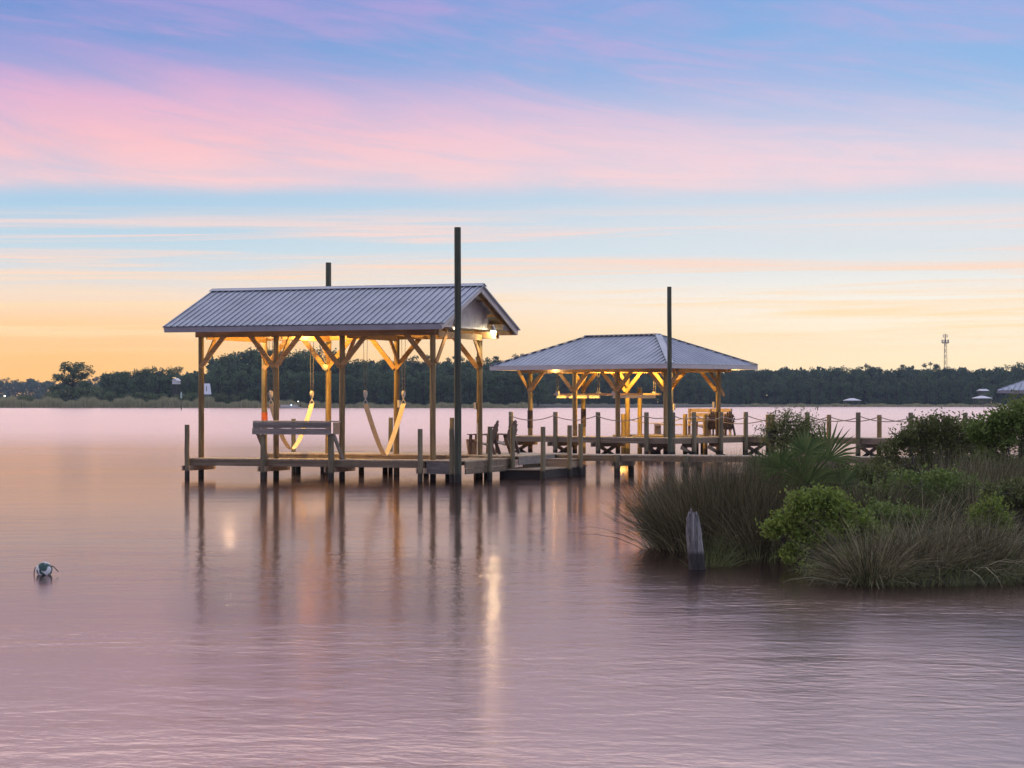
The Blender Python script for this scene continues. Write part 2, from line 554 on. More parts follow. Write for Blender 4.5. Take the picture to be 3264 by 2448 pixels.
def light(name, loc, energy, color, parent, radius=0.08, spot=None):
    d = bpy.data.lights.new(name, 'POINT')
    d.energy = energy
    d.color = color
    d.shadow_soft_size = radius
    o = bpy.data.objects.new(name, d)
    COL.objects.link(o)
    o.location = loc
    o.parent = parent
    return o


TH1 = R(20.7)
O1 = (-2.45, 68.8)
TH2 = R(42.0)
O2 = (7.0, 98.0)


def W1(p, q, z=0.0):
    return Vector((O1[0] + math.cos(TH1) * p + math.sin(TH1) * q, O1[1] - math.sin(TH1) * p + math.cos(TH1) * q, z))


def W2(x, y, z=0.0):
    return Vector((O2[0] + math.cos(TH2) * x + math.sin(TH2) * y, O2[1] - math.sin(TH2) * x + math.cos(TH2) * y, z))


def UV(u, v, Yd):
    """world point seen at photograph pixel u,v at distance Yd (used to survey positions)"""
    return Vector(((u - 1632.0) / F * Yd, Yd, H - (v - VH) / F * Yd))


# ------------------------------------------------------------------ setting: water and far land
wv = [(-2600, -300, 0), (2600, -300, 0), (2600, 2600, 0), (-2600, 2600, 0)]
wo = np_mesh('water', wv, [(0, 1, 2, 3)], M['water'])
tag(wo, kind='structure')

land = MB()
edge = []
for i in range(61):
    x = -700 + i * 1400 / 60
    base_y = 905 + (0 if x < 60 else min(1.0, (x - 60) / 60) * 190) + random.uniform(-4, 4)
    edge.append((x, base_y))
vs, fs = [], []
for x, y in edge:
    vs += [(x, y, -0.6), (x, y + 6, 0.5), (x, y + 60, 1.2), (x * 2.2, 2500, 1.5)]
for i in range(60):
    for k in range(3):
        a = i * 4 + k
        fs.append((a, a + 4, a + 5, a + 1))
land.add(vs, fs)
tag(land.build('far_shore', M['land']), kind='structure')


# ------------------------------------------------------------------ gabled boathouse
ZD1, ZB1 = 0.64, 0.70            # front walkway and back platform heights
BH = empty('boathouse', (O1[0], O1[1], 0), -TH1)
tag(BH, 'gable roofed boathouse with ribbed metal roof and boat slings hanging inside', 'boathouse')
front_p = [0.0, -3.11, -5.42, -8.115]
back_p = [-0.18, -3.17, -5.69, -8.08]
QB = 4.4
PR0, PR1 = -9.05, 0.72           # ends of the roof
QE0, QE1, QC = -0.82, 5.80, 2.49
ZE, ZR = 4.87, 6.18              # roof metal at the eaves and at the ridge
SL = (ZR - ZE) / (QC - QE0)


def zroof(q):
    return ZR - SL * abs(q - QC)


for i, p in enumerate(front_p):
    pole_mb(p, 0, -1.5, 4.78, 0.095, (random.uniform(-.03, .03), 0), seed=i).build('post', M['post'], BH, True)
for i, p in enumerate(back_p):
    pole_mb(p, QB, -1.5, 4.78, 0.10, (random.uniform(-.03, .03), 0), seed=20 + i).build('post', M['post'], BH, True)


def ribbed(p0, p1, q_e, q_r, z_e, z_r, pitch=0.228):
    """one roof slope as a ribbed sheet: trapezoid ribs across p, straight down the slope"""
    prof = [(p0, 0.0)]
    x = p0 + 0.05
    while x + pitch * 0.5 < p1:
        prof += [(x, 0.0), (x + 0.014, 0.032), (x + 0.040, 0.032), (x + 0.043, -0.016), (x + 0.055, -0.016), (x + 0.058, 0.0)]
        # low minor beads between the main ribs
        xm = x + 0.07 + (pitch - 0.07) * 0.5
        if xm + 0.02 < p1:
            prof += [(xm - 0.012, 0.0), (xm, 0.004), (xm + 0.012, 0.0)]
        x += pitch
    prof.append((p1, 0.0))
    slope = Vector((0, q_r - q_e, z_r - z_e)).normalized()
    nrm = Vector((1, 0, 0)).cross(slope)
    if nrm.z < 0:
        nrm = -nrm
    vs, fs = [], []
    for (px, h) in prof:
        vs.append(Vector((px, q_e, z_e)) + nrm * h)
        vs.append(Vector((px, q_r, z_r)) + nrm * h)
    n = len(prof)
    for i in range(n - 1):
        fs.append((2 * i, 2 * i + 2, 2 * i + 3, 2 * i + 1))
    # underside
    b = len(vs)
    for (px, h) in (prof[0], prof[-1]):
        vs.append(Vector((px, q_e, z_e)) - nrm * 0.035)
        vs.append(Vector((px, q_r, z_r)) - nrm * 0.035)
    fs.append((b, b + 1, b + 3, b + 2))
    fs.append((0, 1, b + 1, b))
    fs.append((2 * n - 2, b + 2, b + 3, 2 * n - 1))
    # screw heads in rows
    for r in range(1, 7):
        t = r / 7.0
        for j in range(int((p1 - p0) / pitch)):
            c = Vector((p0 + 0.05 + pitch * j + 0.10, q_e + (q_r - q_e) * t, z_e + (z_r - z_e) * t)) + nrm * 0.004
            s = 0.011
            k = len(vs)
            vs += [c + Vector((-s, 0, 0)) - slope * s, c + Vector((s, 0, 0)) - slope * s, c + Vector((s, 0, 0)) + slope * s, c + Vector((-s, 0, 0)) + slope * s, c + nrm * 0.012]
            fs += [(k, k + 1, k + 4), (k + 1, k + 2, k + 4), (k + 2, k + 3, k + 4), (k + 3, k, k + 4)]
    return MB().add(vs, fs)


for qe in (QE0 - 0.04, QE1 + 0.04):
    ribbed(PR0, PR1, qe, QC, zroof(qe), ZR).build('roof_panel', M['roof'], BH)
cap = MB()
cap.bar((PR0 - .02, QC - .10, ZR + .004), (PR1 + .02, QC - .10, ZR + .004), 0.24, 0.014, (0, -SL, 1))
cap.bar((PR0 - .02, QC + .10, ZR + .004), (PR1 + .02, QC + .10, ZR + .004), 0.24, 0.014, (0, SL, 1))
cap.build('ridge_cap', M['roof'], BH)
for qe, s in ((QE0, -1), (QE1, 1)):
    MB().box(PR0 + .07, PR1 - .12, qe - .02, qe + .02, 4.665, 4.835).build('fascia', M['trim'], BH)
for pe in (PR0 + 0.05, PR1 - 0.10):
    for s in (-1, 1):
        qa = QE0 if s < 0 else QE1
        MB().bar((pe, qa, zroof(qa) - .115), (pe, QC, ZR - .115), 0.04, 0.19, (0, 0, 1)).build('rake_board', M['trimlight'], BH)
# gable walls with vertical grooves
for pw in (0.05,):
    g = MB()
    n = 30
    q0, q1 = 0.15, 4.50
    for i in range(n):
        a, b = q0 + (q1 - q0) * i / n, q0 + (q1 - q0) * (i + 1) / n - 0.012
        for (u0, u1, off) in ((a, b, 0.0), (b, b + 0.012, -0.012)):
            segs = [(u0, u1)] if not (u0 < QC < u1) else [(u0, QC), (QC, u1)]
            for (s0, s1) in segs:
                za, zb = zroof(s0) - .03, zroof(s1) - .03
                x1, x0 = pw + off, pw - .03
                vs = [(x0, s0, 4.86), (x1, s0, 4.86), (x1, s1, 4.86), (x0, s1, 4.86), (x0, s0, za), (x1, s0, za), (x1, s1, zb), (x0, s1, zb)]
                g.add(vs, [(0, 3, 2, 1), (4, 5, 6, 7), (0, 1, 5, 4), (1, 2, 6, 5), (2, 3, 7, 6), (3, 0, 4, 7)])
    g.build('gable_wall', M['siding'], BH)
    MB().box(pw - .04, pw + .02, 0.13, 4.52, 4.80, 4.858).build('gable_trim', M['trimlight'], BH)
# beams along the posts, doubled either side
for q in (0.0, QB):
    for dq in (-0.125, 0.125):
        MB().box(-8.25, 0.15 if q == 0 else 0.45, q + dq - .021, q + dq + .021, 4.52, 4.74).build('beam', M['beam'], BH)
for pf, pb in zip(front_p, back_p):
    MB().bar((pf + .12, 0.16, 4.55), (pb + .12, QB - .16, 4.55), 0.042, 0.19).build('cross_tie', M['brace'], BH)
# rafters and purlins
nraf = 9
for i in range(nraf):
    p = PR0 + .25 + (PR1 - PR0 - .55) * i / (nraf - 1)
    m = MB()
    for qa in (QE0 + .03, QE1 - .03):
        m.bar((p, qa, zroof(qa) - .15), (p, QC, ZR - .15), 0.04, 0.14)
    m.build('rafter', M['brace'], BH)
for q in (0.35, 1.4, 3.55, 4.65, 5.35):
    MB().box(PR0 + .1, PR1 - .13, q - .045, q + .045, zroof(q) - .075, zroof(q) - .03).build('purlin', M['beam'], BH)
MB().box(-0.2, 0.52, 4.75, 5.45, 4.80, 4.99).build('lookout_beam', M['grey'], BH)
# knee braces
def brace(a, b, wd=0.045, ht=0.155, up=(0, 0, 1)):
    MB().bar(a, b, wd, ht, up).build('knee_brace', M['brace'], BH)


for (ps, q, so) in ((front_p, 0.0, -0.105), (back_p, QB, -0.105)):
    for i, p in enumerate(ps):
        for s in (-1, 1):
            if i == 0 and s > 0 or i == 3 and s < 0:
                continue
            brace((p + s * .02, q + so, 3.55), (p + s * 1.0, q + so + .04, 4.70))
for ps, q, s in ((front_p, 0.0, 1), (back_p, QB, -1)):
    for p in ps:
        brace((p + .11, q, 3.66), (p + .11, q + s * 0.9, 4.66))
# lamps
WARM = (1.0, 0.53, 0.10)


def lamp(parent, loc, energy, color=WARM, r=0.055, glow='bulb', flood=False):
    x, y, z = loc
    if flood:   # shaded floodlight: opaque hood over the upper half of the bulb
        hood = [(x, y, z + .20), (x, y, z + .15), (x, y, z + .09), (x, y, z + .015)]
        lp = MB().tube(hood, [0.03, 0.045, r + .012, r + .022], 16, False)
        lp.tube([(x, y, z + .205), (x, y, z + .24)], 0.032, 10)
        lp = lp.build('lamp', M['steel'], parent, True)
    else:
        lp = MB().tube([(x, y, z + .16), (x, y, z + .09), (x, y, z + .04)], [0.035, 0.05, 0.075], 12).build('lamp', M['steel'], parent, True)
    b = MB().sphere((x, y, z), r, 14, 10, (1, 1, 1.15)).build('bulb', M[glow], lp, True)
    o = light('lamp_light', (x, y, z - .10), energy, color, parent, 0.07)
    if flood:
        o.data.type = 'SPOT'
        o.data.spot_size = R(130)
        o.data.spot_blend = 0.5


lamp(BH, (0.40, 4.15, 4.74), 60, (1.0, 0.70, 0.36), 0.068, 'bulb', True)
lamp(BH, (0.40, 0.80, 4.76), 30, (1.0, 0.70, 0.36), 0.045, 'bulb_soft', True)
lamp(BH, (-5.0, 2.2, 4.98), 1100, WARM, 0.05, 'bulb_soft')
lamp(BH, (-8.75, 3.1, 5.10), 420, (1.0, 0.74, 0.42), 0.08, 'bulb_strong')
# small fittings on the posts
MB().box(back_p[0] - .16, back_p[0] - .10, QB - .12, QB - .02, 2.20, 2.42).build('outlet_box', M['box'], BH)
MB().tube([(back_p[0] - .03, QB - .125, 0.70), (back_p[0] - .03, QB - .125, 1.75)], 0.02, 8).build('conduit', M['box'], BH)
MB().box(back_p[1] + .10, back_p[1] + .17, QB - .14, QB - .04, 2.25, 2.5).build('outlet_box', M['box'], BH)
MB().tube([(back_p[3], QB, 1.80), (back_p[3], QB, 2.08)], 0.108, 16, False).build('orange_band', M['orange'], BH)
MB().bar((back_p[2] - .25, QB - .13, 4.35), (back_p[2] - .02, QB - .13, 3.75), 0.04, 0.03).build('pulley_arm', M['steel'], BH)
MB().tube([(back_p[2] - .03, QB - .17, 3.60), (back_p[2] - .03, QB - .12, 3.60)], 0.11, 16).build('pulley_wheel', M['box'], BH, True)


# ------------------------------------------------------------------ boat slings
def sling(p, zb, qa, qb, label, sag):
    root = empty('boat_sling', W1(p, (qa + qb) / 2, 0), -TH1)
    tag(root, label, 'boat sling', 'slings hanging in the gabled boathouse')
    hw = (qb - qa) / 2
    zt = 2.38
    pts = []
    n = 22
    for i in range(n + 1):
        t = -1 + 2 * i / n
        pts.append((hw * t, zb + (zt - zb) * (abs(t) ** sag)))
    vs, fs = [], []
    for i, (y, z) in enumerate(pts):
        d = Vector((pts[min(i + 1, n)][0] - pts[max(i - 1, 0)][0], pts[min(i + 1, n)][1] - pts[max(i - 1, 0)][1])).normalized()
        nx, nz = -d.y, d.x
        for s, th in ((-.085, .006), (.085, .006), (.085, -.006), (-.085, -.006)):
            vs.append((s, y + nx * th, z + nz * th))
    for i in range(n):
        for k in range(4):
            k2 = (k + 1) % 4
            fs.append((i * 4 + k, i * 4 + k2, (i + 1) * 4 + k2, (i + 1) * 4 + k))
    MB().add(vs, fs).build('strap', M['strap'], root)
    for s in (-1, 1):
        y = s * hw
        hb = MB()
        hb.tube([(-.085, y, zt), (-.02, y, zt + .12), (.02, y, zt + .12), (.085, y, zt)], 0.014, 8)
        hb.tube([(0, y, zt + .10), (0, y, zt + .24)], 0.022, 8)
        hb.tube([(-.035, y, zt + .33), (.035, y, zt + .33)], 0.095, 16)
        hb.bar((0, y, zt + .2), (0, y, zt + .42), 0.09, 0.05)
        hb.build('hook_block', M['box'], root, False)
        for c in (-.04, .04):
            MB().tube([(c, y, zt + .38), (c * 1.6, y, 4.50)], 0.0085, 6).build('cable', M['cable'], root)


sling(-2.57, 0.70, 0.60, 3.62, 'right cream boat sling in the gabled boathouse, hanging clear above the walkway', 1.25)
sling(-5.91, 0.88, 0.60, 3.62, 'left cream boat sling in the gabled boathouse, hanging behind the grey counter', 1.6)


# ------------------------------------------------------------------ docks
def planks(x0, x1, y0, y1, z, along, parent, mat=None, wd=0.14, gap=0.012, seed=1):
    """deck boards laid across the walking direction ('x' or 'y')"""
    rr = random.Random(seed)
    m = MB()
    a0, a1 = (x0, x1) if along == 'x' else (y0, y1)
    a = a0
    while a < a1 - 0.02:
        b = min(a + wd, a1)
        o0, o1 = rr.uniform(-.02, .02), rr.uniform(-.02, .02)
        dz = rr.uniform(-.004, .004)
        if along == 'x':
            m.box(a, b, y0 + o0, y1 + o1, z - .038 + dz, z + dz)
        else:
            m.box(x0 + o0, x1 + o1, a, b, z - .038 + dz, z + dz)
        a = b + gap
    return m.build('deck_boards', mat or (M['boardx'] if along == 'x' else M['boardy']), parent)


def rim(p0, p1, z, parent, h=0.19, mat=None, name='rim_joist'):
    return MB().bar((p0[0], p0[1], z - .04 - h / 2), (p1[0], p1[1], z - .04 - h / 2), 0.042, h).build(name, mat or M['rim'], parent)


DK = empty('dock', (O1[0], O1[1], 0), -TH1)
tag(DK, 'weathered wooden dock round the gabled boathouse with a long walkway running right to the bank', 'dock')
# front walkway
planks(-8.2, 1.40, -0.80, 0.62, ZD1, 'x', DK, seed=1)
rim((-8.18, -0.77), (0.05, -0.77), ZD1, DK)
rim((0.12, -0.80), (0.98, -0.80), ZD1 - .01, DK, 0.36, M['grey'], 'wide_apron')
rim((-8.18, 0.58), (0.0, 0.58), ZD1, DK)
rim((-8.17, -0.74), (-8.17, 0.55), ZD1, DK)
# right hand side deck
planks(0.02, 1.40, 0.64, 3.05, ZD1, 'y', DK, seed=2)
rim((1.37, -0.75), (1.37, 3.03), ZD1, DK)
rim((1.36, -0.70), (1.36, 3.03), ZD1 - .20, DK, 0.17)
rim((0.04, 0.66), (0.04, 3.0), ZD1, DK)
# back platform
planks(-7.75, 1.70, 3.90, 7.9, ZB1, 'x', DK, seed=3)
planks(0.02, 1.70, 3.07, 3.88, ZB1, 'x', DK, seed=4)
rim((-7.73, 3.93), (0.0, 3.93), ZB1, DK)
rim((-7.72, 3.96), (-7.72, 7.87), ZB1, DK)
rim((1.67, 3.1), (1.67, 6.55), ZB1, DK, 0.24, M['grey'])
rim((-7.73, 7.87), (1.6, 7.87), ZB1, DK)
# walkway to the bank
planks(1.72, 17.0, 6.60, 7.9, ZB1 - .02, 'x', DK, seed=5)
rim((1.74, 6.63), (17.0, 6.63), ZB1 - .02, DK, 0.17)
rim((1.74, 7.87), (17.0, 7.87), ZB1 - .02, DK, 0.17)
# caps and piles under the decks
for i, p in enumerate(front_p):
    for dp in (-.12, .12):
        MB().bar((p + dp, -1.02, ZD1 - .31), (p + dp, 0.72, ZD1 - .31), 0.042, 0.16).build('pile_cap', M['tan'], DK)
for i, p in enumerate([-7.4, -5.0, -2.6, -0.4, 1.4]):
    for q in (5.6, 7.6):
        pole_mb(p, q, -1.5, ZB1 - .04, 0.10, seed=40 + i).build('support_pile', M['pile'], DK, True)
    MB().bar((p + .12, 3.95, ZB1 - .31), (p + .12, 7.85, ZB1 - .31), 0.042, 0.16).build('pile_cap', M['rim'], DK)
for i, p in enumerate([3.87, 6.23, 8.6, 11.0, 13.4, 15.8]):
    pole_mb(p, 6.54, -1.5, ZB1 - .03, 0.105, seed=60 + i).build('support_pile', M['pile'], DK, True)
    pole_mb(p + .1, 7.78, -1.5, ZB1 - .07, 0.105, seed=70 + i).build('support_pile', M['pile'], DK, True)
    for dp in (-.13, .13):
        MB().bar((p + dp + .03, 6.30, ZB1 - .31), (p + dp + .03, 8.0, ZB1 - .31), 0.042, 0.16).build('pile_cap', M['rim'], DK)
for (x, q) in ((0.3, 0.5), (0.3, 2.9)):
    pole_mb(x, q, -1.5, ZD1 - .04, 0.10, seed=80).build('support_pile', M['pile'], DK, True)

# low floating platform, step box
FP = empty('floating_platform', W1(1.6, 2.75, 0), -TH1)
tag(FP, 'low black sided floating platform beside the dock with three short piles', 'platform')
planks(-0.5, 0.95, 0.0, 4.6, 0.30, 'y', FP, M['boardy'], seed=6)
MB().box(-0.46, 0.91, 0.04, 4.56, -0.25, 0.258).build('float_tank', M['black'], FP)
SB = empty('step_box', W1(2.55, 5.55, 0.30), -TH1)
tag(SB, 'tan wooden step box between floating platform and walkway', 'step')
MB().box(-0.85, 0.0, 0.0, 0.04, 0.0, 0.22).build('riser', M['tan'], SB)
MB().box(-0.85, 0.0, 0.045, 0.85, 0.0, 0.18).build('box_body', M['tan'], SB)
MB().box(-0.87, 0.02, -0.02, 0.87, 0.222, 0.26).build('tread', M['tan'], SB)

# short piles and tall pilings, each a thing of its own
def pile(loc, top, r, label, mat='pile', cat='piling', name='piling', group=None, seed=0, lean=(0, 0)):
    o = pole_mb(0, 0, -1.5, top, r, lean, seed=seed).build(name, M[mat], None, True)
    o.location = (loc.x, loc.y, 0)
    return tag(o, label, cat, group)


G1 = 'short piles round the gabled boathouse dock'
sp = [(-8.1, -0.96, 1.70, 'short pile with a bolt on top standing at the left end of the front walkway'),
      (-0.02, -0.96, 1.60, 'short pile on the front edge of the dock below the right front boathouse post'),
      (1.08, -1.10, 1.62, 'short pile touching the left side of the tallest dark piling'),
      (1.52, 0.97, 1.66, 'short pile on the dock edge in front of the left adirondack chair'),
      (1.52, 2.96, 1.66, 'short pile on the dock edge in front of the second adirondack chair'),
      (2.66, 2.67, 1.64, 'nearest of the three short piles along the floating platform'),
      (2.66, 5.24, 1.66, 'middle of the three short piles along the floating platform'),
      (2.66, 7.10 - .75, 1.70, 'farthest of the three short piles along the floating platform'),
      (-7.82, 6.1, 1.84, 'short pile seen just above the grey counter behind the left sling'),
      (-4.79, 7.6, 1.88, 'short pile behind the boathouse seen between the right sling straps and a lit post'),
      (-2.475, 7.6, 1.88, 'brown short pile behind the boathouse just left of the tallest dark piling')]
for i, (p, q, zt, lb) in enumerate(sp):
    pile(W1(p, q), zt, 0.082, lb, 'pile', 'pile', 'short_pile', G1, seed=100 + i)
pile(W1(1.32, -1.18), 7.72, 0.108, 'tallest dark mooring piling rising in front of the right end of the gabled roof', 'tall', seed=130, lean=(-.02, 0))
pile(W1(-7.43, 8.1), 7.39, 0.105, 'tall dark mooring piling behind the gabled boathouse, only its top above the ridge', 'tall', seed=131)
pile(W2(0.76, -1.0), 7.45, 0.102, 'tall dark mooring piling in front of the hip roofed boathouse', 'tall', seed=132, lean=(-.04, 0))

# counter on two piles at the front edge
CT = empty('dock_counter', (O1[0], O1[1], 0), -TH1)
tag(CT, 'grey weathered plank counter on two piles in front of the gabled boathouse', 'counter')
for p, s in ((-5.38, 1), (-3.03, 2)):
    pole_mb(p, -0.96, -1.5, 1.40 if s == 1 else 1.44, 0.10, seed=140 + s).build('leg', M['pile'], CT, True)
MB().bar((-5.68, -1.08, 1.715), (-3.0, -1.08, 1.715), 0.042, 0.185).build('apron_board', M['grey'], CT)
MB().bar((-5.70, -1.09, 1.515), (-2.98, -1.09, 1.515), 0.042, 0.19).build('apron_board', M['grey'], CT)
MB().box(-5.70, -2.86, -1.07, -0.62, 1.812, 1.85).build('counter_top', M['boardx'], CT)
MB().box(-2.92, -2.88, -1.05, -0.64, 1.43, 1.80).build('end_board', M['tan'], CT)
MB().box(-5.68, -5.64, -1.05, -0.64, 1.43, 1.80).build('end_board', M['tan'], CT)
for p in (-5.58, -2.95):
    MB().bar((p, -0.98, 1.46), (p + .04, -0.35, 0.645), 0.042, 0.14).build('slanted_leg', M['grey'], CT)


# ------------------------------------------------------------------ hip roofed boathouse
B2 = empty('boathouse', (O2[0], O2[1], 0), -TH2)
tag(B2, 'hip roofed boathouse lit yellow inside with a boat cradle, beyond the rope lined dock', 'boathouse')
L2, W2w = 10.86, 6.58
ZE2, ZR2 = 4.14, 5.56
A2 = [0.89, 3.64, 6.23, 8.99]
B2F, B2B = 0.8, 4.7


def hipz(x, y):
    d = min(y, W2w - y, -x, L2 + x)
    return ZE2 + (ZR2 - ZE2) * max(0.0, d) / (W2w / 2)


def hip_panel(kind):
    """ribbed panel of the hip roof; ribs run up the slope and stop at the hip"""
    vs, fs = [], []
    pitch = 0.30
    half = W2w / 2
    length = L2 if kind in ('front', 'back') else W2w
    nrib = int(length / pitch)

    def P(s, t, h):
        # s along the eave, t up the slope (plan distance)
        z = ZE2 + (ZR2 - ZE2) * t / half + h
        if kind == 'front':
            return (-s, t, z)
        if kind == 'back':
            return (-s, W2w - t, z)
        if kind == 'right':
            return (-t, s, z)
        return (-(L2 - t), s, z)

    prof = [(0, 0)]
    for i in range(nrib):
        x = 0.04 + i * pitch
        prof += [(x, 0), (x + .014, .04), (x + .045, .04), (x + .050, -.06), (x + .105, -.06), (x + .11, 0)]
    prof.append((length, 0))
    for s, h in prof:
        tmax = min(s, length - s, half)
        vs.append(P(s, -0.03, 0))
        vs.append(P(s, min(0.06, max(tmax, -0.03)), h if tmax > 0.06 else 0))
        vs.append(P(s, max(tmax, -0.03), h))
    for i in range(len(prof) - 1):
        for q in (0, 1):
            fs.append((3 * i + q, 3 * i + 3 + q, 3 * i + 4 + q, 3 * i + 1 + q))
    return MB().add(vs, fs)


for kind in ('front', 'back', 'right', 'left'):
    hip_panel(kind).build('roof_panel', M['roof'], B2)
half = W2w / 2
rid = [(-half, half, ZR2 + .03), (-(L2 - half), half, ZR2 + .03)]
MB().bar(rid[0], rid[1], 0.34, 0.03).build('ridge_cap', M['roof'], B2)
for c, r in (((0, 0), rid[0]), ((0, W2w), rid[0]), ((-L2, 0), rid[1]), ((-L2, W2w), rid[1])):
    MB().bar((c[0], c[1], ZE2 + .035), r, 0.30, 0.025).build('hip_cap', M['roof'], B2)
for a, b in (((0.0, 0.0), (-L2, 0.0)), ((0.0, W2w), (-L2, W2w))):
    MB().bar((a[0] - .03, a[1], ZE2 - .105), (b[0] + .03, b[1], ZE2 - .105), 0.03, 0.21).build('fascia', M['trimlight'], B2)
for x in (0.0, -L2):
    MB().bar((x, .03, ZE2 - .105), (x, W2w - .03, ZE2 - .105), 0.03, 0.21).build('fascia', M['trimlight'], B2)
k = 0
for b in (B2F, B2B):
    for a in A2:
        pole_mb(-a, b, -1.5, 4.02, 0.118, (random.uniform(-.03, .03), 0), seed=200 + k).build('post', M['post'], B2, True)
        k += 1
    for db in (-.14, .14):
        MB().box(-9.6, -0.25, b + db - .021, b + db + .021, 3.80, 4.02).build('beam', M['beam'], B2)
for a in A2:
    MB().bar((-a + .13, B2F + .17, 3.90), (-a + .13, B2B - .17, 3.90), 0.042, 0.19).build('cross_tie', M['brace'], B2)
for a in np.linspace(0.6, L2 - .6, 9):
    m = MB()
    t = min(half, a, L2 - a) - .05
    m.bar((-a, .03, ZE2 - .075), (-a, t, ZE2 + (ZR2 - ZE2) * t / half - .075), 0.042, 0.13)
    m.bar((-a, W2w - .03, ZE2 - .075), (-a, W2w - t, ZE2 + (ZR2 - ZE2) * t / half - .075), 0.042, 0.13)
    m.build('rafter', M['brace'], B2)


def brace2(a, b):
    MB().bar(a, b, 0.045, 0.175).build('knee_brace', M['brace'], B2)


for b in (B2F, B2B):
    for i, a in enumerate(A2):
        for s in (-1, 1):
            if i == 0 and s > 0 or i == 3 and s < 0:
                continue
            brace2((-a + s * .02, b - .125, 2.95), (-a + s * 0.98, b - .10, 3.93))
for b, s in ((B2F, 1), (B2B, -1)):
    for a in A2:
        brace2((-a + .12, b, 3.05), (-a + .12, b + s * 0.9, 3.93))
brace2((-8.99 - .12, B2F + .3, 2.72), (-8.99 - .12, B2F - .75, 3.93))
brace2((-0.89 + .12, B2B + .3, 2.72), (-0.89 + .12, B2B - .85, 3.93))
for a, b, z0, z1 in ((8.99, B2F, 1.21, 2.04), (8.99, B2B, 1.25, 2.10), (0.89, B2B, 0.9, 1.98)):
    MB().tube([(-a, b, z0), (-a, b, z1)], 0.128, 16, False).build('post_wrap', M['sleeve'], B2, True)
MB().box(-0.89 - .22, -0.89 - .12, B2B - .14, B2B - .04, 2.15, 2.45).build('outlet_box', M['box'], B2)
MB().box(-3.64 + .14, -3.64 + .26, B2B - .1, B2B + .02, 2.05, 2.35).build('outlet_box', M['box'], B2)
MB().tube([(-3.64 + .16, B2B - .12, 0.85), (-3.64 + .16, B2B - .12, 3.8)], 0.022, 8).build('conduit', M['box'], B2)
lamp(B2, (-5.2, 2.9, 4.30), 1900, (1.0, 0.56, 0.10), 0.05, 'bulb_soft')
lamp(B2, (-7.29, 0.58, 4.13), 50, (1.0, 0.68, 0.28), 0.06, 'bulb_strong')
lamp(B2, (-2.0, 5.6, 4.10), 120, (1.0, 0.66, 0.26), 0.05, 'bulb_soft')

# boat cradle slung inside
CR = empty('boat_cradle', (O2[0], O2[1], 0), -TH2)
tag(CR, 'steel boat lift cradle hanging on cables inside the hip roofed boathouse', 'boat lift')
for a in (7.63, 4.21):
    m = MB()
    m.box(-a - .07, -a + .07, 1.15, 4.25, 2.615, 2.63).box(-a - .07, -a + .07, 1.15, 4.25, 2.735, 2.75).box(-a - .012, -a + .012, 1.15, 4.25, 2.632, 2.733)
    m.build('cross_beam', M['alu'], CR)
    for b in (1.2, 4.2):
        MB().box(-a - .09, -a + .09, b - .06, b + .06, 2.753, 2.92).build('pulley_block', M['steel'], CR)
        for c in (-.05, .05):
            MB().tube([(-a + c, b, 2.9), (-a + c, b, 3.9)], 0.012, 6).build('cable', M['cable'], CR)
for b in (2.0, 3.35):
    MB().box(-8.5, -3.2, b - .08, b + .08, 2.753, 2.84).build('bunk', M['tan'], CR)

# rope lined dock
ZD2 = 0.86
D2 = empty('dock', (O2[0], O2[1], 0), -TH2)
tag(D2, 'rope lined wooden dock under the hip roofed boathouse and its walkway running right', 'dock')
planks(-9.3, 0.70, -0.72, 1.05, ZD2, 'x', D2, seed=11)
planks(-1.05, 0.70, 1.07, 5.2, ZD2, 'y', D2, seed=12)
planks(-7.6, 0.70, 5.22, 8.6, ZD2, 'x', D2, seed=13)
rim((-9.28, -0.70), (0.68, -0.70), ZD2, D2, 0.22)
rim((0.68, -0.66), (0.68, 4.6), ZD2, D2, 0.22)
rim((0.68, 6.3), (0.68, 8.57), ZD2, D2, 0.22)
rim((-9.28, -0.66), (-9.28, 1.0), ZD2, D2, 0.22)
rim((-9.28, 1.03), (-1.1, 1.03), ZD2, D2, 0.22)
rim((-1.03, 1.08), (-1.03, 5.2), ZD2, D2, 0.22)
rim((-7.58, 5.25), (-1.06, 5.25), ZD2, D2, 0.22)
rim((-7.58, 8.57), (0.65, 8.57), ZD2, D2, 0.22)
planks(0.72, 21.0, 4.65, 6.25, ZD2, 'x', D2, seed=14)
rim((0.74, 4.68), (21.0, 4.68), ZD2, D2, 0.22)
rim((0.74, 6.22), (21.0, 6.22), ZD2, D2, 0.22)
for i, a in enumerate(A2):
    for da in (-.14, .14):
        MB().bar((-a + da, -0.95, ZD2 - .35), (-a + da, 1.15, ZD2 - .35), 0.042, 0.18).build('pile_cap', M['rim'], D2)
    MB().bar((-a + .02, -0.62, 0.48), (-a + .02, 0.72, -0.10), 0.05, 0.16).build('cross_brace', M['rim'], D2)
    MB().bar((-a - .04, -0.62, -0.10), (-a - .04, 0.72, 0.48), 0.05, 0.16).build('cross_brace', M['rim'], D2)
for i, (x, y) in enumerate([(-7.2, 8.3), (-4.5, 8.3), (-2.0, 8.3), (0.3, 8.3), (-5.6, 5.7), (-2.9, 5.7)]):
    pole_mb(x, y, -1.5, ZD2 - .05, 0.11, seed=230 + i).build('support_pile', M['pile'], D2, True)
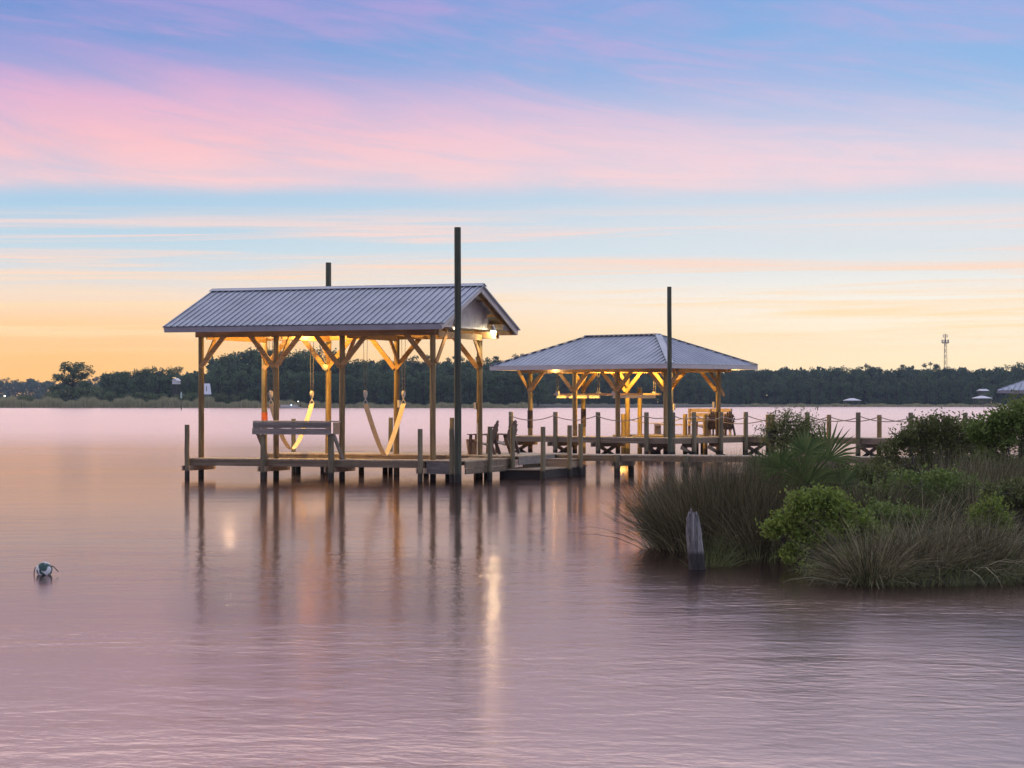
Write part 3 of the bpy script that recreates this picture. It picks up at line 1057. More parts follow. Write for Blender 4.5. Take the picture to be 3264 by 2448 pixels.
for i, x in enumerate([0.6, 4.1, 6.8, 9.45, 12.1, 14.8]):
    MB().bar((x + .12, 4.45, ZD2 - .35), (x + .12, 6.45, ZD2 - .35), 0.042, 0.18).build('pile_cap', M['rim'], D2)
    MB().bar((x + .02, 4.75, 0.46), (x + .02, 6.2, -0.10), 0.05, 0.16).build('cross_brace', M['rim'], D2)
    MB().bar((x - .04, 4.75, -0.10), (x - .04, 6.2, 0.46), 0.05, 0.16).build('cross_brace', M['rim'], D2)
for b in (0.71, 2.7):
    MB().bar((0.1, b, ZD2 - .35), (0.72, b, ZD2 - .35), 0.042, 0.18).build('pile_cap', M['rim'], D2)
    MB().bar((0.58, b - .7, 0.44), (0.58, b + .7, -0.08), 0.05, 0.15).build('cross_brace', M['rim'], D2)

G2 = 'rope fence piles on the dock of the hip roofed boathouse'
zt2 = 1.97
fence_front = [(-8.79, -0.78, 'rope fence pile at the left end of the hip boathouse dock, behind an adirondack chair'),
               (-6.05, -0.78, 'brightly lit rope fence pile in front of the second boathouse post from the left'),
               (-3.51, -0.78, 'rope fence pile in front of the third boathouse post from the left'),
               (-0.73, -0.78, 'rope fence pile left of the tall dark piling before the hip boathouse'),
               (0.60, -0.60, 'rope fence pile touching the right side of the tall piling before the hip boathouse')]
fence_side = [(0.76, 0.71, 'rope fence pile in front of the lit bench on the far dock'),
              (0.76, 2.70, 'rope fence pile in front of the rightmost hip boathouse post'),
              (0.76, 4.58, 'rope fence pile right of the brown chairs where the walkway leaves the dock'),
              (4.13, 4.58, 'rope fence pile rising right behind the round topped shrub beside the palmetto'),
              (6.79, 4.58, 'left pile of the close pair on the rope walkway'),
              (9.45, 4.58, 'rope walkway pile half hidden in the olive shrub, nearer of two'),
              (12.1, 4.58, 'rope walkway pile deep behind the tall green shrubs')]
fence_far = [(-7.0, 5.30, 'rear rope fence pile half hidden behind the third front pile'),
             (-3.95, 6.2, 'lit rear rope fence pile beside the low bench end'),
             (-2.0, 5.2, 'yellow lit rear fence pile in front of the bench seat'),
             (0.60, 6.9, 'rear fence pile right of the brown chairs, lower than the front ones'),
             (0.75, 6.33, 'rear rope walkway pile left of the round topped shrub'),
             (4.1, 6.33, 'rear rope walkway pile hidden behind the palmetto fans'),
             (6.75, 6.33, 'right pile of the close pair on the rope walkway'),
             (9.4, 6.33, 'rear rope walkway pile among the olive shrub twigs')]
k = 0
for grp in (fence_front, fence_side, fence_far):
    for x, y, lb in grp:
        top = zt2 - (0.12 if grp is fence_far else 0.0)
        pile(W2(x, y), top, 0.112, lb, 'post' if grp is fence_far else 'pile', 'pile', 'fence_pile', G2, seed=260 + k)
        k += 1
pile(W2(-6.1, 5.45), 3.10, 0.115, 'yellow lit piling standing behind the brightest post of the hip boathouse', 'post', seed=300)


def rope(pts, sag, label, group='ropes strung between fence piles'):
    m = MB()
    path = []
    for i in range(len(pts) - 1):
        a, b = Vector(pts[i]), Vector(pts[i + 1])
        L = (b - a).length
        s = sag * min(1.3, L / 2.7)
        for j in range(12):
            t = j / 12
            pnt = a.lerp(b, t)
            pnt.z -= 4 * s * t * (1 - t)
            path.append(pnt)
    path.append(Vector(pts[-1]))
    m.tube(path, 0.021, 7)
    o = m.build('rope', M['rope'], None, True)
    return tag(o, label, 'rope', group)


def rp(lst, z, off=(0, 0)):
    return [W2(x + off[0], y + off[1], z) for x, y, _ in lst]


rope(rp(fence_front, 1.82, (0, -.12)), 0.22, 'sagging rope along the front row of piles before the hip boathouse')
rope([W2(0.72, -0.6, 1.80)] + rp(fence_side, 1.80, (.12, 0)), 0.22, 'sagging rope from the far dock corner along the near side of the walkway')
rope(rp(fence_far[:4], 1.70), 0.24, 'sagging rope along the rear piles in front of the bench')
rope(rp(fence_far[4:], 1.78), 0.22, 'sagging rope on the far side of the walkway right of the hip boathouse')


# ------------------------------------------------------------------ furniture
def make_chair(loc, ang, label, sc=1.18):
    """adirondack chair facing local -x"""
    root = empty('adirondack_chair', loc, ang)
    tag(root, label, 'chair', 'adirondack chairs on the docks')
    S = lambda *v: tuple(c * sc for c in v)
    m = MB()
    for i in range(5):
        x = -0.27 + i * 0.115
        z = 0.37 - i * 0.028
        m.bar(S(x, -.26, z), S(x, .26, z), .1 * sc, .022 * sc, (0.25, 0, 1))
    m.build('seat', M['chair'], root)
    m = MB()
    n = 7
    for i in range(n):
        y = (i - 3) * 0.075
        hgt = 0.72 - 0.028 * (i - 3) ** 2
        y2 = y * 1.22
        m.bar(S(.22, y, .24), S(.22 + hgt * .30, y2, .24 + hgt), .066 * sc, .02 * sc, (1, 0, 0))
    m.bar(S(.285, -.29, .50), S(.285, .29, .50), .02 * sc, .07 * sc)
    m.bar(S(.35, -.28, .76), S(.35, .28, .76), .02 * sc, .05 * sc)
    m.build('backrest', M['chair'], root)
    for s in (-1, 1):
        MB().bar(S(-.36, s * .33, .565), S(.33, s * .31, .545), .12 * sc, .024 * sc).build('armrest', M['chair'], root)
        MB().bar(S(-.30, s * .30, 0.0), S(-.27, s * .30, .55), .035 * sc, .085 * sc, (1, 0, 0)).build('leg', M['chair'], root)
        MB().bar(S(.42, s * .27, 0.0), S(.22, s * .27, .54), .035 * sc, .09 * sc, (1, 0, 0)).build('leg', M['chair'], root)
    return root


make_chair(W1(-0.30, 5.0, ZB1), -TH1 + R(6), 'brown adirondack chair at the right end of the gabled boathouse, nearer of the two there')
make_chair(W1(-0.10, 6.2, ZB1), -TH1 - R(4), 'brown adirondack chair beside a rope fence pile, farther of the two by the gabled boathouse')
make_chair(W2(-2.95, 6.6, ZD2), R(-58), 'brown shell backed chair left of the rightmost hip boathouse post')
make_chair(W2(-1.95, 6.55, ZD2), R(-62), 'brown shell backed chair right of the rightmost hip boathouse post')
PL = empty('planter', W1(-0.62, 4.95, ZB1), -TH1)
tag(PL, 'small tan wooden tub behind the right post of the gabled boathouse', 'tub')
m = MB()
for i in range(10):
    a0 = 2 * math.pi * i / 10
    m.bar((0.17 * math.cos(a0), .17 * math.sin(a0), 0), (0.24 * math.cos(a0), .24 * math.sin(a0), .50), 0.02, 0.12, (-math.sin(a0), math.cos(a0), 0))
m.build('staves', M['tan'], PL)
MB().tube([(0, 0, .0), (0, 0, .06)], 0.16, 14).build('bottom', M['tan'], PL)

BN = empty('dock_bench', W2(-5.4, 8.15, ZD2), -TH2)
tag(BN, 'long tan wooden bench with plank backrest at the far edge of the hip boathouse dock', 'bench')
for z in (0.62, 0.86, 1.08):
    MB().box(0, 2.6, .20, .24, z, z + .18).build('back_plank', M['tan'], BN)
MB().box(-1.7, 2.6, -.35, .16, .44, .50).build('seat', M['tan'], BN)
MB().box(-1.7, -1.64, -.32, .14, 0.0, .43).build('end_panel', M['tan'], BN)
for x in (0.05, 1.3, 2.5):
    MB().box(x, x + .09, -.3, -.21, 0, .435).build('leg', M['tan'], BN)
    MB().box(x, x + .09, .10, .195, 0, 1.25).build('leg', M['tan'], BN)

# ------------------------------------------------------------------ buoy
bu = UV(141, 1832, 2.44 * F / (1832 - VH))
BU = empty('mooring_buoy', (bu.x, 2.44 * F / (1832 - VH), 0))
tag(BU, 'white and dark green float buoy with short rope ends drifting at left', 'buoy')
m, kk = new_mat('buoy_paint')
tcn = kk.n('ShaderNodeTexCoord')
mp_ = kk.n('ShaderNodeMapping')
mp_.inputs['Rotation'].default_value = (0.5, 0.4, 0.2)
kk.link(tcn.outputs['Object'], mp_.inputs[0])
sn = kk.noise(mp_.outputs[0], 9.0, 2, 0.4, 0.6)
st = kk.sstep(sn, 0.49, 0.54)
cc = kk.mix(st, (0.55, 0.60, 0.62, 1), (0.02, 0.065, 0.055, 1))
finish(kk, principled(kk, cc, 0.45).outputs[0])
fl = MB().sphere((0, 0, 0.07), 0.112, 20, 14, (1.05, 1, 1)).build('float', m, BU, True)
MB().tube([(-.11, 0, .10), (-.128, 0, .10), (-.142, 0, .04), (-.145, -.01, -.04)], 0.0065, 8).build('rope_end', M['dark'], BU, True)
MB().tube([(.10, 0, .125), (.125, 0, .118), (.16, 0, .085), (.20, -.01, .045)], 0.0065, 8).build('rope_end', M['dark'], BU, True)

# ------------------------------------------------------------------ driftwood post
dp = Vector(((2225 - 1632.0) / F * 32.3, 32.3, 0))
rr = random.Random(5)
rings, segs = 20, 30
vs, fs = [], []
jag = [rr.uniform(-.05, .05) for k in range(segs)]
for i in range(rings):
    t = i / (rings - 1)
    for k in range(segs):
        a = 2 * math.pi * k / segs
        r = 0.122 * (1.0 + 0.10 * math.sin(3 * a + 1) + rr.uniform(-.08, .08)) * (1.04 - 0.16 * t)
        r -= 0.028 * max(0, math.cos(a - 4.9 + 0.3 * t)) ** 26 + 0.018 * max(0, math.cos(a - 5.6)) ** 24 + 0.016 * max(0, math.cos(a - 4.2)) ** 30
        z = -0.5 + (0.80 + 0.5) * t
        if t > 0.86:
            topk = (t - 0.86) / 0.14
            # jagged split top: peak left of the middle, a spike on the right
            z += topk * (0.07 * math.exp(-((math.cos(a) + 0.05) / 0.30) ** 2) + 0.02 * math.exp(-((math.cos(a) - 0.75) / 0.12) ** 2) - 0.05 * (math.cos(a) < -.6) + jag[k] * 0.7)
            r *= 1 - 0.22 * topk
        vs.append((r * math.cos(a) - 0.12 * t + .03, r * 0.9 * math.sin(a), z))
for i in range(rings - 1):
    for k in range(segs):
        k2 = (k + 1) % segs
        fs.append((i * segs + k, i * segs + k2, (i + 1) * segs + k2, (i + 1) * segs + k))
vs.append((-.09, 0, 0.80))
top = len(vs) - 1
for k in range(segs):
    fs.append(((rings - 1) * segs + k, (rings - 1) * segs + (k + 1) % segs, top))
o = MB().add(vs, fs).build('driftwood_post', M['drift'])
o.location = dp
tag(o, 'split grey driftwood stump standing in the water before the rush clump', 'stump')

# ------------------------------------------------------------------ bank with plants
poly = [(2.15, 37.2), (2.5, 35.4), (3.4, 34.4), (4.0, 32.8), (3.85, 31.0), (4.05, 29.7), (4.9, 28.9), (6.0, 29.2), (7.5, 29.6), (10, 29.0), (26, 27), (26, 78),
        (14, 74), (11, 69), (9.2, 62), (7.0, 54), (5.6, 47), (4.0, 42.5), (2.7, 39.8)]
P2 = np.array(poly)


def inside_dist(px, py):
    n = len(P2)
    ins = np.zeros(px.shape, bool)
    dmin = np.full(px.shape, 1e9)
    j = n - 1
    for i in range(n):
        xi, yi = P2[i]
        xj, yj = P2[j]
        c = ((yi > py) != (yj > py)) & (px < (xj - xi) * (py - yi) / (yj - yi + 1e-12) + xi)
        ins ^= c
        dx_, dy_ = xj - xi, yj - yi
        t = np.clip(((px - xi) * dx_ + (py - yi) * dy_) / (dx_ * dx_ + dy_ * dy_), 0, 1)
        d = np.hypot(px - xi - t * dx_, py - yi - t * dy_)
        dmin = np.minimum(dmin, d)
        j = i
    return np.where(ins, dmin, -dmin)


def bank_z(px, py):
    px, py = np.asarray(px, float), np.asarray(py, float)
    d = inside_dist(px, py)
    return np.where(d > 0, np.minimum(0.36, -0.16 + 0.22 * d), -0.16 + 0.35 * d) + 0.04 * np.sin(px * 2.1 + py * 1.3)


gx = np.arange(1.0, 26.5, 0.3)
gy = np.arange(26.0, 79.5, 0.4)
GX, GY = np.meshgrid(gx, gy)
GZ = np.maximum(bank_z(GX, GY), -0.6)
nx, ny = len(gx), len(gy)
vv = np.stack([GX.ravel(), GY.ravel(), GZ.ravel()], 1)
idx = np.arange(nx * ny).reshape(ny, nx)
ff = np.stack([idx[:-1, :-1].ravel(), idx[:-1, 1:].ravel(), idx[1:, 1:].ravel(), idx[1:, :-1].ravel()], 1)
tag(np_mesh('bank', vv, ff, M['mud'], None, True), kind='structure')


def blades(base, direc, length, width, droop, nseg=4):
    """curved tapering blades: base (N,3), direc (N,3) unit start direction, droop pulls tips down"""
    N = len(base)
    side = np.cross(direc, np.array([0, 1.0, 0.0]) + rng.normal(0, 0.5, (N, 3)))
    side /= np.linalg.norm(side, axis=1, keepdims=True) + 1e-9
    V = np.zeros((N, nseg + 1, 2, 3))
    pos = base.copy()
    d = direc.copy()
    for s in range(nseg + 1):
        wd = width * (1 - 0.9 * s / nseg)
        V[:, s, 0] = pos - side * wd[:, None] / 2
        V[:, s, 1] = pos + side * wd[:, None] / 2
        pos = pos + d * (length / nseg)[:, None]
        d = d + np.stack([np.zeros(N), np.zeros(N), -droop / nseg], 1)
        d /= np.linalg.norm(d, axis=1, keepdims=True)
    verts = V.reshape(-1, 3)
    b = (np.arange(N) * (nseg + 1) * 2)[:, None]
    fl = []
    for s in range(nseg):
        o = s * 2
        fl.append(np.concatenate([b + o, b + o + 1, b + o + 3, b + o + 2], 1))
    return verts, np.concatenate(fl)


def rush(name, cx, cy, rx, ry, n, hgt, spread, mat, label, droop=0.5, bias=(0, 0), wid=0.011, group='rush clumps on the bank', zmax=None):
    a = rng.uniform(0, 2 * math.pi, n)
    r = np.sqrt(rng.uniform(0, 1, n))
    bx, by = cx + rx * r * np.cos(a), cy + ry * r * np.sin(a)
    bz = np.maximum(bank_z(bx, by), -0.15) - 0.04
    lean = spread * (0.25 + 0.9 * r) * rng.uniform(0.4, 1.25, n)
    dx_ = np.cos(a) * lean + bias[0] + rng.normal(0, 0.20, n)
    dy_ = np.sin(a) * lean + bias[1] + rng.normal(0, 0.20, n)
    # some stems are bent or broken over
    bent = rng.uniform(0, 1, n) < 0.14
    ang = rng.uniform(0, 2 * math.pi, n)
    dx_ = np.where(bent, dx_ + np.cos(ang) * 0.9, dx_)
    dy_ = np.where(bent, dy_ + np.sin(ang) * 0.9, dy_)
    d = np.stack([dx_, dy_, np.ones(n)], 1)
    d /= np.linalg.norm(d, axis=1, keepdims=True)
    L = hgt * rng.uniform(0.6, 1.12, n)
    base = np.stack([bx - cx, by - cy, bz], 1)
    v, f = blades(base, d, L, np.full(n, wid) * rng.uniform(0.7, 1.3, n), droop * rng.uniform(0.2, 1.6, n))
    o = np_mesh(name, v, f, mat)
    o.location = (cx, cy, 0)
    return tag(o, label, 'rushes', group)


rush('rush_clump', 3.55, 37.3, 1.10, 1.7, 8500, 1.42, 0.50, M['rush'], 'big dark dome shaped rush clump behind the driftwood stump', 0.5, (0.06, 0))
rush('rush_clump', 4.15, 35.4, 0.7, 0.9, 2200, 1.15, 0.7, M['rush'], 'dark rush clump leaning left between the dome clump and the yellow green shrub', 0.9, (0.10, -.05))
rush('rush_clump', 2.95, 32.9, 0.16, 0.14, 160, 0.85, 0.55, M['grass'], 'small loose green tuft at the foot of the driftwood stump', 1.0, (0.25, 0), 0.009)
rush('rush_clump', 4.85, 30.0, 0.32, 0.35, 1300, 1.05, 1.0, M['rush2'], 'pale arching rush clump overhanging the water at the front of the bank', 1.3, (0, -.05), 0.009)
rush('rush_clump', 5.6, 30.5, 0.5, 0.4, 1300, 0.85, 0.8, M['rush2'], 'dry rush clump right of the arching clump at the water edge', 1.2, (0.25, -.05), 0.009)
rush('rush_clump', 6.8, 30.9, 0.7, 0.5, 1700, 0.85, 0.7, M['rush2'], 'wind combed rush clump at the water edge near the right picture border', 1.2, (0.45, 0), 0.009)
rush('rush_clump', 8.8, 38.6, 1.5, 1.8, 6500, 1.25, 0.35, M['rush2'], 'tall brown rush stand below the tall shrubs at the right border', 0.7, (0.30, 0), 0.012)
rush('rush_clump', 6.3, 43.0, 0.9, 1.4, 2200, 1.15, 0.5, M['rush'], 'thin rush stand under the walkway behind the palmetto', 0.8, (0.12, 0), 0.012)
rush('rush_clump', 4.4, 39.5, 0.6, 1.2, 1700, 1.15, 0.5, M['rush'], 'dark rush stand left of the palmetto in front of the walkway', 0.6, (-.1, 0), 0.012)
rush('rush_clump', 4.8, 29.9, 0.25, 0.22, 170, 1.25, 1.5, M['rush2'], 'loose ring of long bleached blades bending to the water at the front of the bank', 2.2, (0, -.1), 0.017)
rush('rush_clump', 6.1, 30.3, 0.55, 0.25, 190, 1.15, 1.3, M['rush2'], 'long bleached blades combed right over the water edge near the right border', 2.0, (0.5, -.1), 0.016)
rush('rush_clump', 3.3, 36.6, 1.0, 1.0, 260, 1.5, 0.9, M['rush2'], 'scattered pale blades standing out of the dark dome clump', 1.0, (0.1, -.1), 0.016)
rush('rush_clump', 6.6, 33.6, 1.2, 1.2, 500, 1.0, 0.9, M['rush2'], 'scattered pale wind bent blades in front of the rounded green shrub', 1.6, (0.5, 0), 0.016)
rush('rush_clump', 7.9, 34.6, 0.9, 0.9, 2600, 1.05, 0.5, M['rush2'], 'brown wind combed rush stand behind the small pale plant near the right border', 1.0, (0.45, 0), 0.012)
rush('rush_clump', 5.75, 35.2, 0.6, 0.7, 1500, 0.95, 0.5, M['rush'], 'dark rush tuft between the bright shrub and the rounded mid green shrub', 0.9, (0.15, 0), 0.011)
# general ground cover
n = 34000
gx_ = rng.uniform(3.2, 19.0, n)
gy_ = rng.uniform(29.3, 60.0, n) if False else 29.3 + (rng.uniform(0, 1, n) ** 1.5) * 30
dd = inside_dist(gx_, gy_)
keep = (dd > 0.12) & (gx_ / gy_ < 0.42) & (gx_ / gy_ > 0.055)
gx_, gy_ = gx_[keep], gy_[keep]
n = len(gx_)
d = np.stack([rng.normal(0.18, 0.32, n), rng.normal(0, 0.3, n), np.ones(n)], 1)
d /= np.linalg.norm(d, axis=1, keepdims=True)
base = np.stack([gx_, gy_, bank_z(gx_, gy_) - 0.03], 1)
patch = 0.5 + 0.5 * np.sin(gx_ * 2.3 + 1.0) * np.sin(gy_ * 1.4)
v, f = blades(base, d, rng.uniform(0.22, 0.6, n) * (0.7 + 0.5 * patch), rng.uniform(0.008, 0.014, n), rng.uniform(0.2, 1.5, n))
tag(np_mesh('bank_grass', v, f, M['grass']), 'mixed green and brown grass covering the bank', 'grass', kind='stuff')


def leaf_quads(c, L, Wd, t=None, flat=0.0):
    N = len(c)
    if t is None:
        t = rng.normal(0, 1, (N, 3))
    t = t / (np.linalg.norm(t, axis=1, keepdims=True) + 1e-9)
    s = np.cross(t, rng.normal(0, 1, (N, 3)))
    s /= np.linalg.norm(s, axis=1, keepdims=True) + 1e-9
    V = np.stack([c, c + t * (L * 0.5)[:, None] + s * (Wd / 2)[:, None], c + t * L[:, None], c + t * (L * 0.5)[:, None] - s * (Wd / 2)[:, None]], 1)
    return V.reshape(-1, 3), np.arange(4 * N).reshape(-1, 4)


def shrub(loc, lobes, mat, label, ntwig=260, nleaf=15, L=0.075, Wd=0.028, name='shrub', stems=14, group='leafy shrubs on the bank', up=0.7, base_r=0.12):
    """leafy shrub: lobes = [(x, y, z, rx, ry, rz)] relative to the foot; leaves sit in rosettes at twig tips"""
    x0, y0 = loc
    z0 = float(bank_z(np.array([x0]), np.array([y0]))[0]) - 0.05
    root = empty(name, (x0, y0, z0))
    tag(root, label, 'shrub', group)
    tips, lob = [], []
    per = max(10, ntwig // len(lobes))
    for li, (lx, ly, lz, rx, ry, rz) in enumerate(lobes):
        u = rng.normal(0, 1, (per, 3))
        u /= np.linalg.norm(u, axis=1, keepdims=True)
        rad = rng.uniform(0.25, 1.0, per) ** 0.5 * rng.uniform(0.85, 1.1, per)
        # stray shoots that break the outline
        stray = rng.uniform(0, 1, per) < 0.22
        u[stray, 2] = np.abs(u[stray, 2]) * 0.8 + 0.1
        rad[stray] *= rng.uniform(1.1, 1.75, int(stray.sum()))
        tips.append(np.array([lx, ly, lz]) + u * rad[:, None] * np.array([rx, ry, rz]))
        lob += [li] * per
    tips = np.concatenate(tips)
    C, T = [], []
    for j in range(nleaf):
        tt = rng.normal(0, 1, tips.shape)
        tt[:, 2] = tt[:, 2] * 0.6 + up
        off = rng.normal(0, 0.045, tips.shape)
        C.append(tips + off)
        T.append(tt)
    C, T = np.concatenate(C), np.concatenate(T)
    N = len(C)
    v, f = leaf_quads(C, L * rng.uniform(0.6, 1.3, N), Wd * rng.uniform(0.7, 1.3, N), T)
    np_mesh('foliage', v, f, mat, root)
    st = MB()
    for k in range(stems):
        lx, ly, lz, rx, ry, rz = lobes[k % len(lobes)]
        c = Vector((lx, ly, lz)) + Vector((random.uniform(-.5, .5) * rx, random.uniform(-.5, .5) * ry, random.uniform(-.4, .3) * rz))
        b = Vector((random.uniform(-1, 1) * base_r, random.uniform(-1, 1) * base_r, -0.05))
        midp = b.lerp(c, 0.5) + Vector((random.uniform(-.06, .06), random.uniform(-.06, .06), 0.02))
        st.tube([b, midp, c], [0.016, 0.011, 0.006], 6)
        near = [i for i in range(len(tips)) if lob[i] == k % len(lobes)]
        for i in random.sample(near, min(7, len(near))):
            st.tube([c, Vector(tips[i])], [0.006, 0.003], 4)
    st.build('stems', M['twig'], root)
    return root


lob = [(0, 0, .80, .40, .4, .26), (-.12, 0, 1.02, .24, .24, .16), (.22, 0, 1.08, .26, .24, .14), (.42, -.1, .86, .26, .25, .18), (-.42, -.1, .72, .20, .2, .14), (-.58, -.1, .62, .13, .15, .09),
       (.72, -.1, .64, .26, .25, .18), (.95, -.15, .52, .22, .2, .15), (.35, -.2, .58, .30, .25, .2), (.78, -.2, .36, .22, .2, .14), (-.1, -.2, .45, .22, .2, .15), (-.30, -.2, .28, .14, .15, .1), (.55, -.2, .24, .2, .2, .12)]
shrub((4.42, 32.7), lob, M['leaf_bright'], 'bright yellow green shrub in the middle of the bank right of the driftwood stump', 680, 15, 0.075, 0.03, stems=39, base_r=0.25)
shrub((4.75, 30.9), [(0, 0, .16, .22, .2, .12)], M['leaf_bright'], 'low yellow green sprig near the water left of the arching clump', 50, 12, 0.07, 0.028, stems=5)
shrub((4.20, 31.6), [(0, 0, .22, .16, .2, .12), (.1, 0, .1, .12, .1, .08)], M['leaf_bright'], 'tiny yellowish sprig hanging under the bright shrub', 30, 11, 0.07, 0.028, stems=4)
shrub((6.55, 36.0), [(0, 0, .72, .55, .5, .30), (.45, .1, .78, .4, .4, .28), (-.5, 0, .52, .35, .35, .26), (.85, .1, .6, .35, .35, .25)],
      M['leaf_green'], 'rounded mid green shrub amid the grasses right of centre on the bank', 420, 14, 0.075, 0.03)
shrub((5.85, 38.5), [(0, 0, .72, .5, .5, .30), (.4, 0, .8, .4, .4, .25)], M['leaf_olive'], 'olive green shrub in front of the walkway right of the palmetto', 260, 13, 0.07, 0.028)
shrub((6.95, 32.2), [(0, 0, .55, .16, .16, .22), (-.2, 0, .42, .12, .12, .16), (.16, 0, .40, .14, .14, .18)], M['leaf_bright'],
      'small pale green plant with upright tufts near the right border', 130, 14, 0.05, 0.022, stems=8)
shrub((7.5, 33.6), [(0, 0, .72, .4, .4, .2), (.3, .1, .6, .3, .3, .2)], M['leaf_olive'], 'olive shrub half sunk in the combed rushes at right', 160, 13, 0.07, 0.028)
shrub((5.05, 40.2), [(0, 0, 1.80, .42, .38, .26), (-.28, 0, 1.60, .30, .3, .28), (.30, 0, 1.60, .34, .3, .28), (0, 0, 1.3, .42, .3, .3)], M['leaf_pale'],
      'round topped tall shrub with bare grey stems left of the palmetto', 420, 12, 0.06, 0.02, stems=26, base_r=0.3)
lob = [(.1, 0, 1.66, .30, .4, .22), (-.30, 0, 1.52, .26, .3, .24), (-.65, 0, 1.40, .22, .3, .22), (-.95, 0, 1.12, .22, .3, .22), (-1.15, 0, .85, .18, .3, .18), (.45, 0, 1.45, .3, .4, .28), (.1, 0, 1.1, .5, .5, .4),
       (-.5, 0, .85, .5, .5, .3), (.6, 0, .9, .5, .5, .4), (-.9, 0, .5, .4, .4, .25), (.2, 0, .5, .6, .5, .3)]
shrub((8.45, 44.0), lob, M['leaf_olive'], 'tall olive twiggy shrub covering the walkway right of the close pair of piles', 900, 12, 0.075, 0.03, stems=55, base_r=0.5)
lob = [(-.62, 0, 1.50, .26, .3, .22), (-.30, 0, 1.68, .26, .3, .22), (.05, 0, 1.82, .30, .3, .22), (.42, 0, 1.74, .28, .3, .22), (.75, 0, 1.84, .30, .3, .22), (1.1, 0, 1.70, .35, .4, .3), (.2, 0, 1.6, .5, .5, .3), (.8, 0, 1.6, .5, .5, .3),
       (-.35, 0, 1.45, .4, .4, .3), (.1, 0, 1.1, .6, .5, .4), (.9, 0, 1.1, .6, .5, .4), (-.5, 0, .9, .4, .4, .3)]
shrub((9.75, 43.2), lob, M['leaf_green'], 'tallest dense green shrub at the right border below the third roof', 1150, 13, 0.08, 0.033, stems=48, base_r=0.5)
shrub((8.2, 40.2), [(0, 0, .62, .4, .4, .2), (.5, 0, .72, .4, .4, .2), (-.5, 0, .55, .35, .35, .2), (1.0, 0, .85, .4, .4, .25)], M['leaf_olive'], 'low dull olive shrub between the tall twiggy shrub and the brown rush stand', 280, 12, 0.07, 0.028, stems=16)
lob = [(-.9, 0, 1.45, .3, .35, .28), (-.4, 0, 1.45, .32, .35, .28), (.1, 0, 1.50, .3, .35, .28), (.6, 0, 1.42, .35, .35, .3), (-.6, 0, 1.0, .5, .4, .4), (.3, 0, 1.0, .6, .4, .4)]
shrub((9.25, 45.6), lob, M['leaf_olive'], 'dense olive shrub filling the gap between the twiggy shrub and the tallest green shrub', 560, 12, 0.08, 0.033, stems=30, base_r=0.5)
shrub((10.9, 47.0), [(0, 0, 1.7, .6, .5, .5), (.5, 0, 1.5, .6, .5, .5)], M['leaf_olive'], 'dark olive shrub behind the tallest shrub at the right border', 300, 12, 0.08, 0.033, stems=16)
shrub((5.6, 33.6), [(0, 0, .55, .35, .35, .2), (.4, .1, .5, .3, .3, .2)], M['leaf_green'], 'low green shrub tucked right of the bright shrub', 170, 13, 0.07, 0.028)


# palmettos
def palmetto(loc, fans, label, z=None, size=0.72):
    x0, y0 = loc
    z0 = (float(bank_z(np.array([x0]), np.array([y0]))[0]) - 0.03) if z is None else z
    root = empty('palmetto', (x0, y0, z0))
    tag(root, label, 'palmetto', 'fan palmettos on the bank')
    MB().tube([(0, 0, -.1), (0, 0, .25)], [0.07, 0.05], 8).build('trunk', M['twig'], root)
    for (ax, ay, hub, fl) in fans:
        hubp = Vector((ax, ay, hub))
        st = Vector((0, 0, .15))
        d = (hubp - st).normalized()
        side = d.cross(Vector((0.1, 1, 0.15))).normalized()
        nrm = side.cross(d).normalized()
        m = MB()
        mid = st.lerp(hubp, .5) + Vector((0, 0, .05))
        m.tube([st, mid, hubp], [0.011, 0.009, 0.007], 5)
        nl = 22
        for k in range(nl):
            a = R(-98 + 196 * k / (nl - 1))
            ln = size * fl * (0.78 + 0.30 * math.cos(a * 0.75)) * random.uniform(0.9, 1.08)
            dr = (d * math.cos(a) + side * math.sin(a)).normalized()
            sd = nrm.cross(dr).normalized()
            p1 = hubp + dr * ln * .5 + nrm * random.uniform(-.02, .04)
            p2 = hubp + dr * ln + nrm * random.uniform(-.05, .05) - Vector((0, 0, .10 * ln * abs(math.sin(a)) + .03))
            wd = 0.046
            vs = [hubp - sd * .004, hubp + sd * .004, p1 + sd * wd / 2, p1 + nrm * .006, p1 - sd * wd / 2, p2]
            m.add(vs, [(0, 4, 3), (0, 3, 1), (1, 3, 2), (4, 5, 3), (3, 5, 2)])
        m.build('frond', M['palm'], root)
    return root


palmetto((4.78, 36.2), [(.0, -.25, 0.78, 1.02), (-.40, -.05, 1.02, .62), (.03, .1, 1.28, .62)],
         'larger fan palmetto in the middle of the bank below the round topped shrub')
palmetto((5.32, 37.6), [(.0, -.1, 1.14, .98), (.26, .0, .72, .62), (-.22, .0, .75, .6)],
         'smaller fan palmetto with upright spread fronds at right, before the walkway', size=0.74)
palmetto((4.40, 38.6), [(-.05, 0, .95, .75), (-.25, -.1, .65, .6)], 'small faded palmetto left of the larger fan palmetto', size=0.6)


# ------------------------------------------------------------------ far shore trees
def cluster_crown(name, mat, blobs, nq, qs, flat=1.0):
    """crown mesh (unit height): blobs = [(x, y, z, r)], nq quads per blob of size qs"""
    C = []
    for (x, y, z, r) in blobs:
        u = rng.normal(0, 1, (nq, 3))
        u /= np.linalg.norm(u, axis=1, keepdims=True)
        rad = rng.uniform(0, 1, nq) ** 0.45 * r
        C.append(np.array([x, y, z]) + u * rad[:, None] * np.array([1, 1, flat]))
    C = np.concatenate(C)
    N = len(C)
    v, f = leaf_quads(C, qs * rng.uniform(0.6, 1.5, N), qs * 0.7 * rng.uniform(0.6, 1.4, N))
    me_o = np_mesh(name, v, f, mat)
    me = me_o.data
    bpy.data.objects.remove(me_o)
    return me


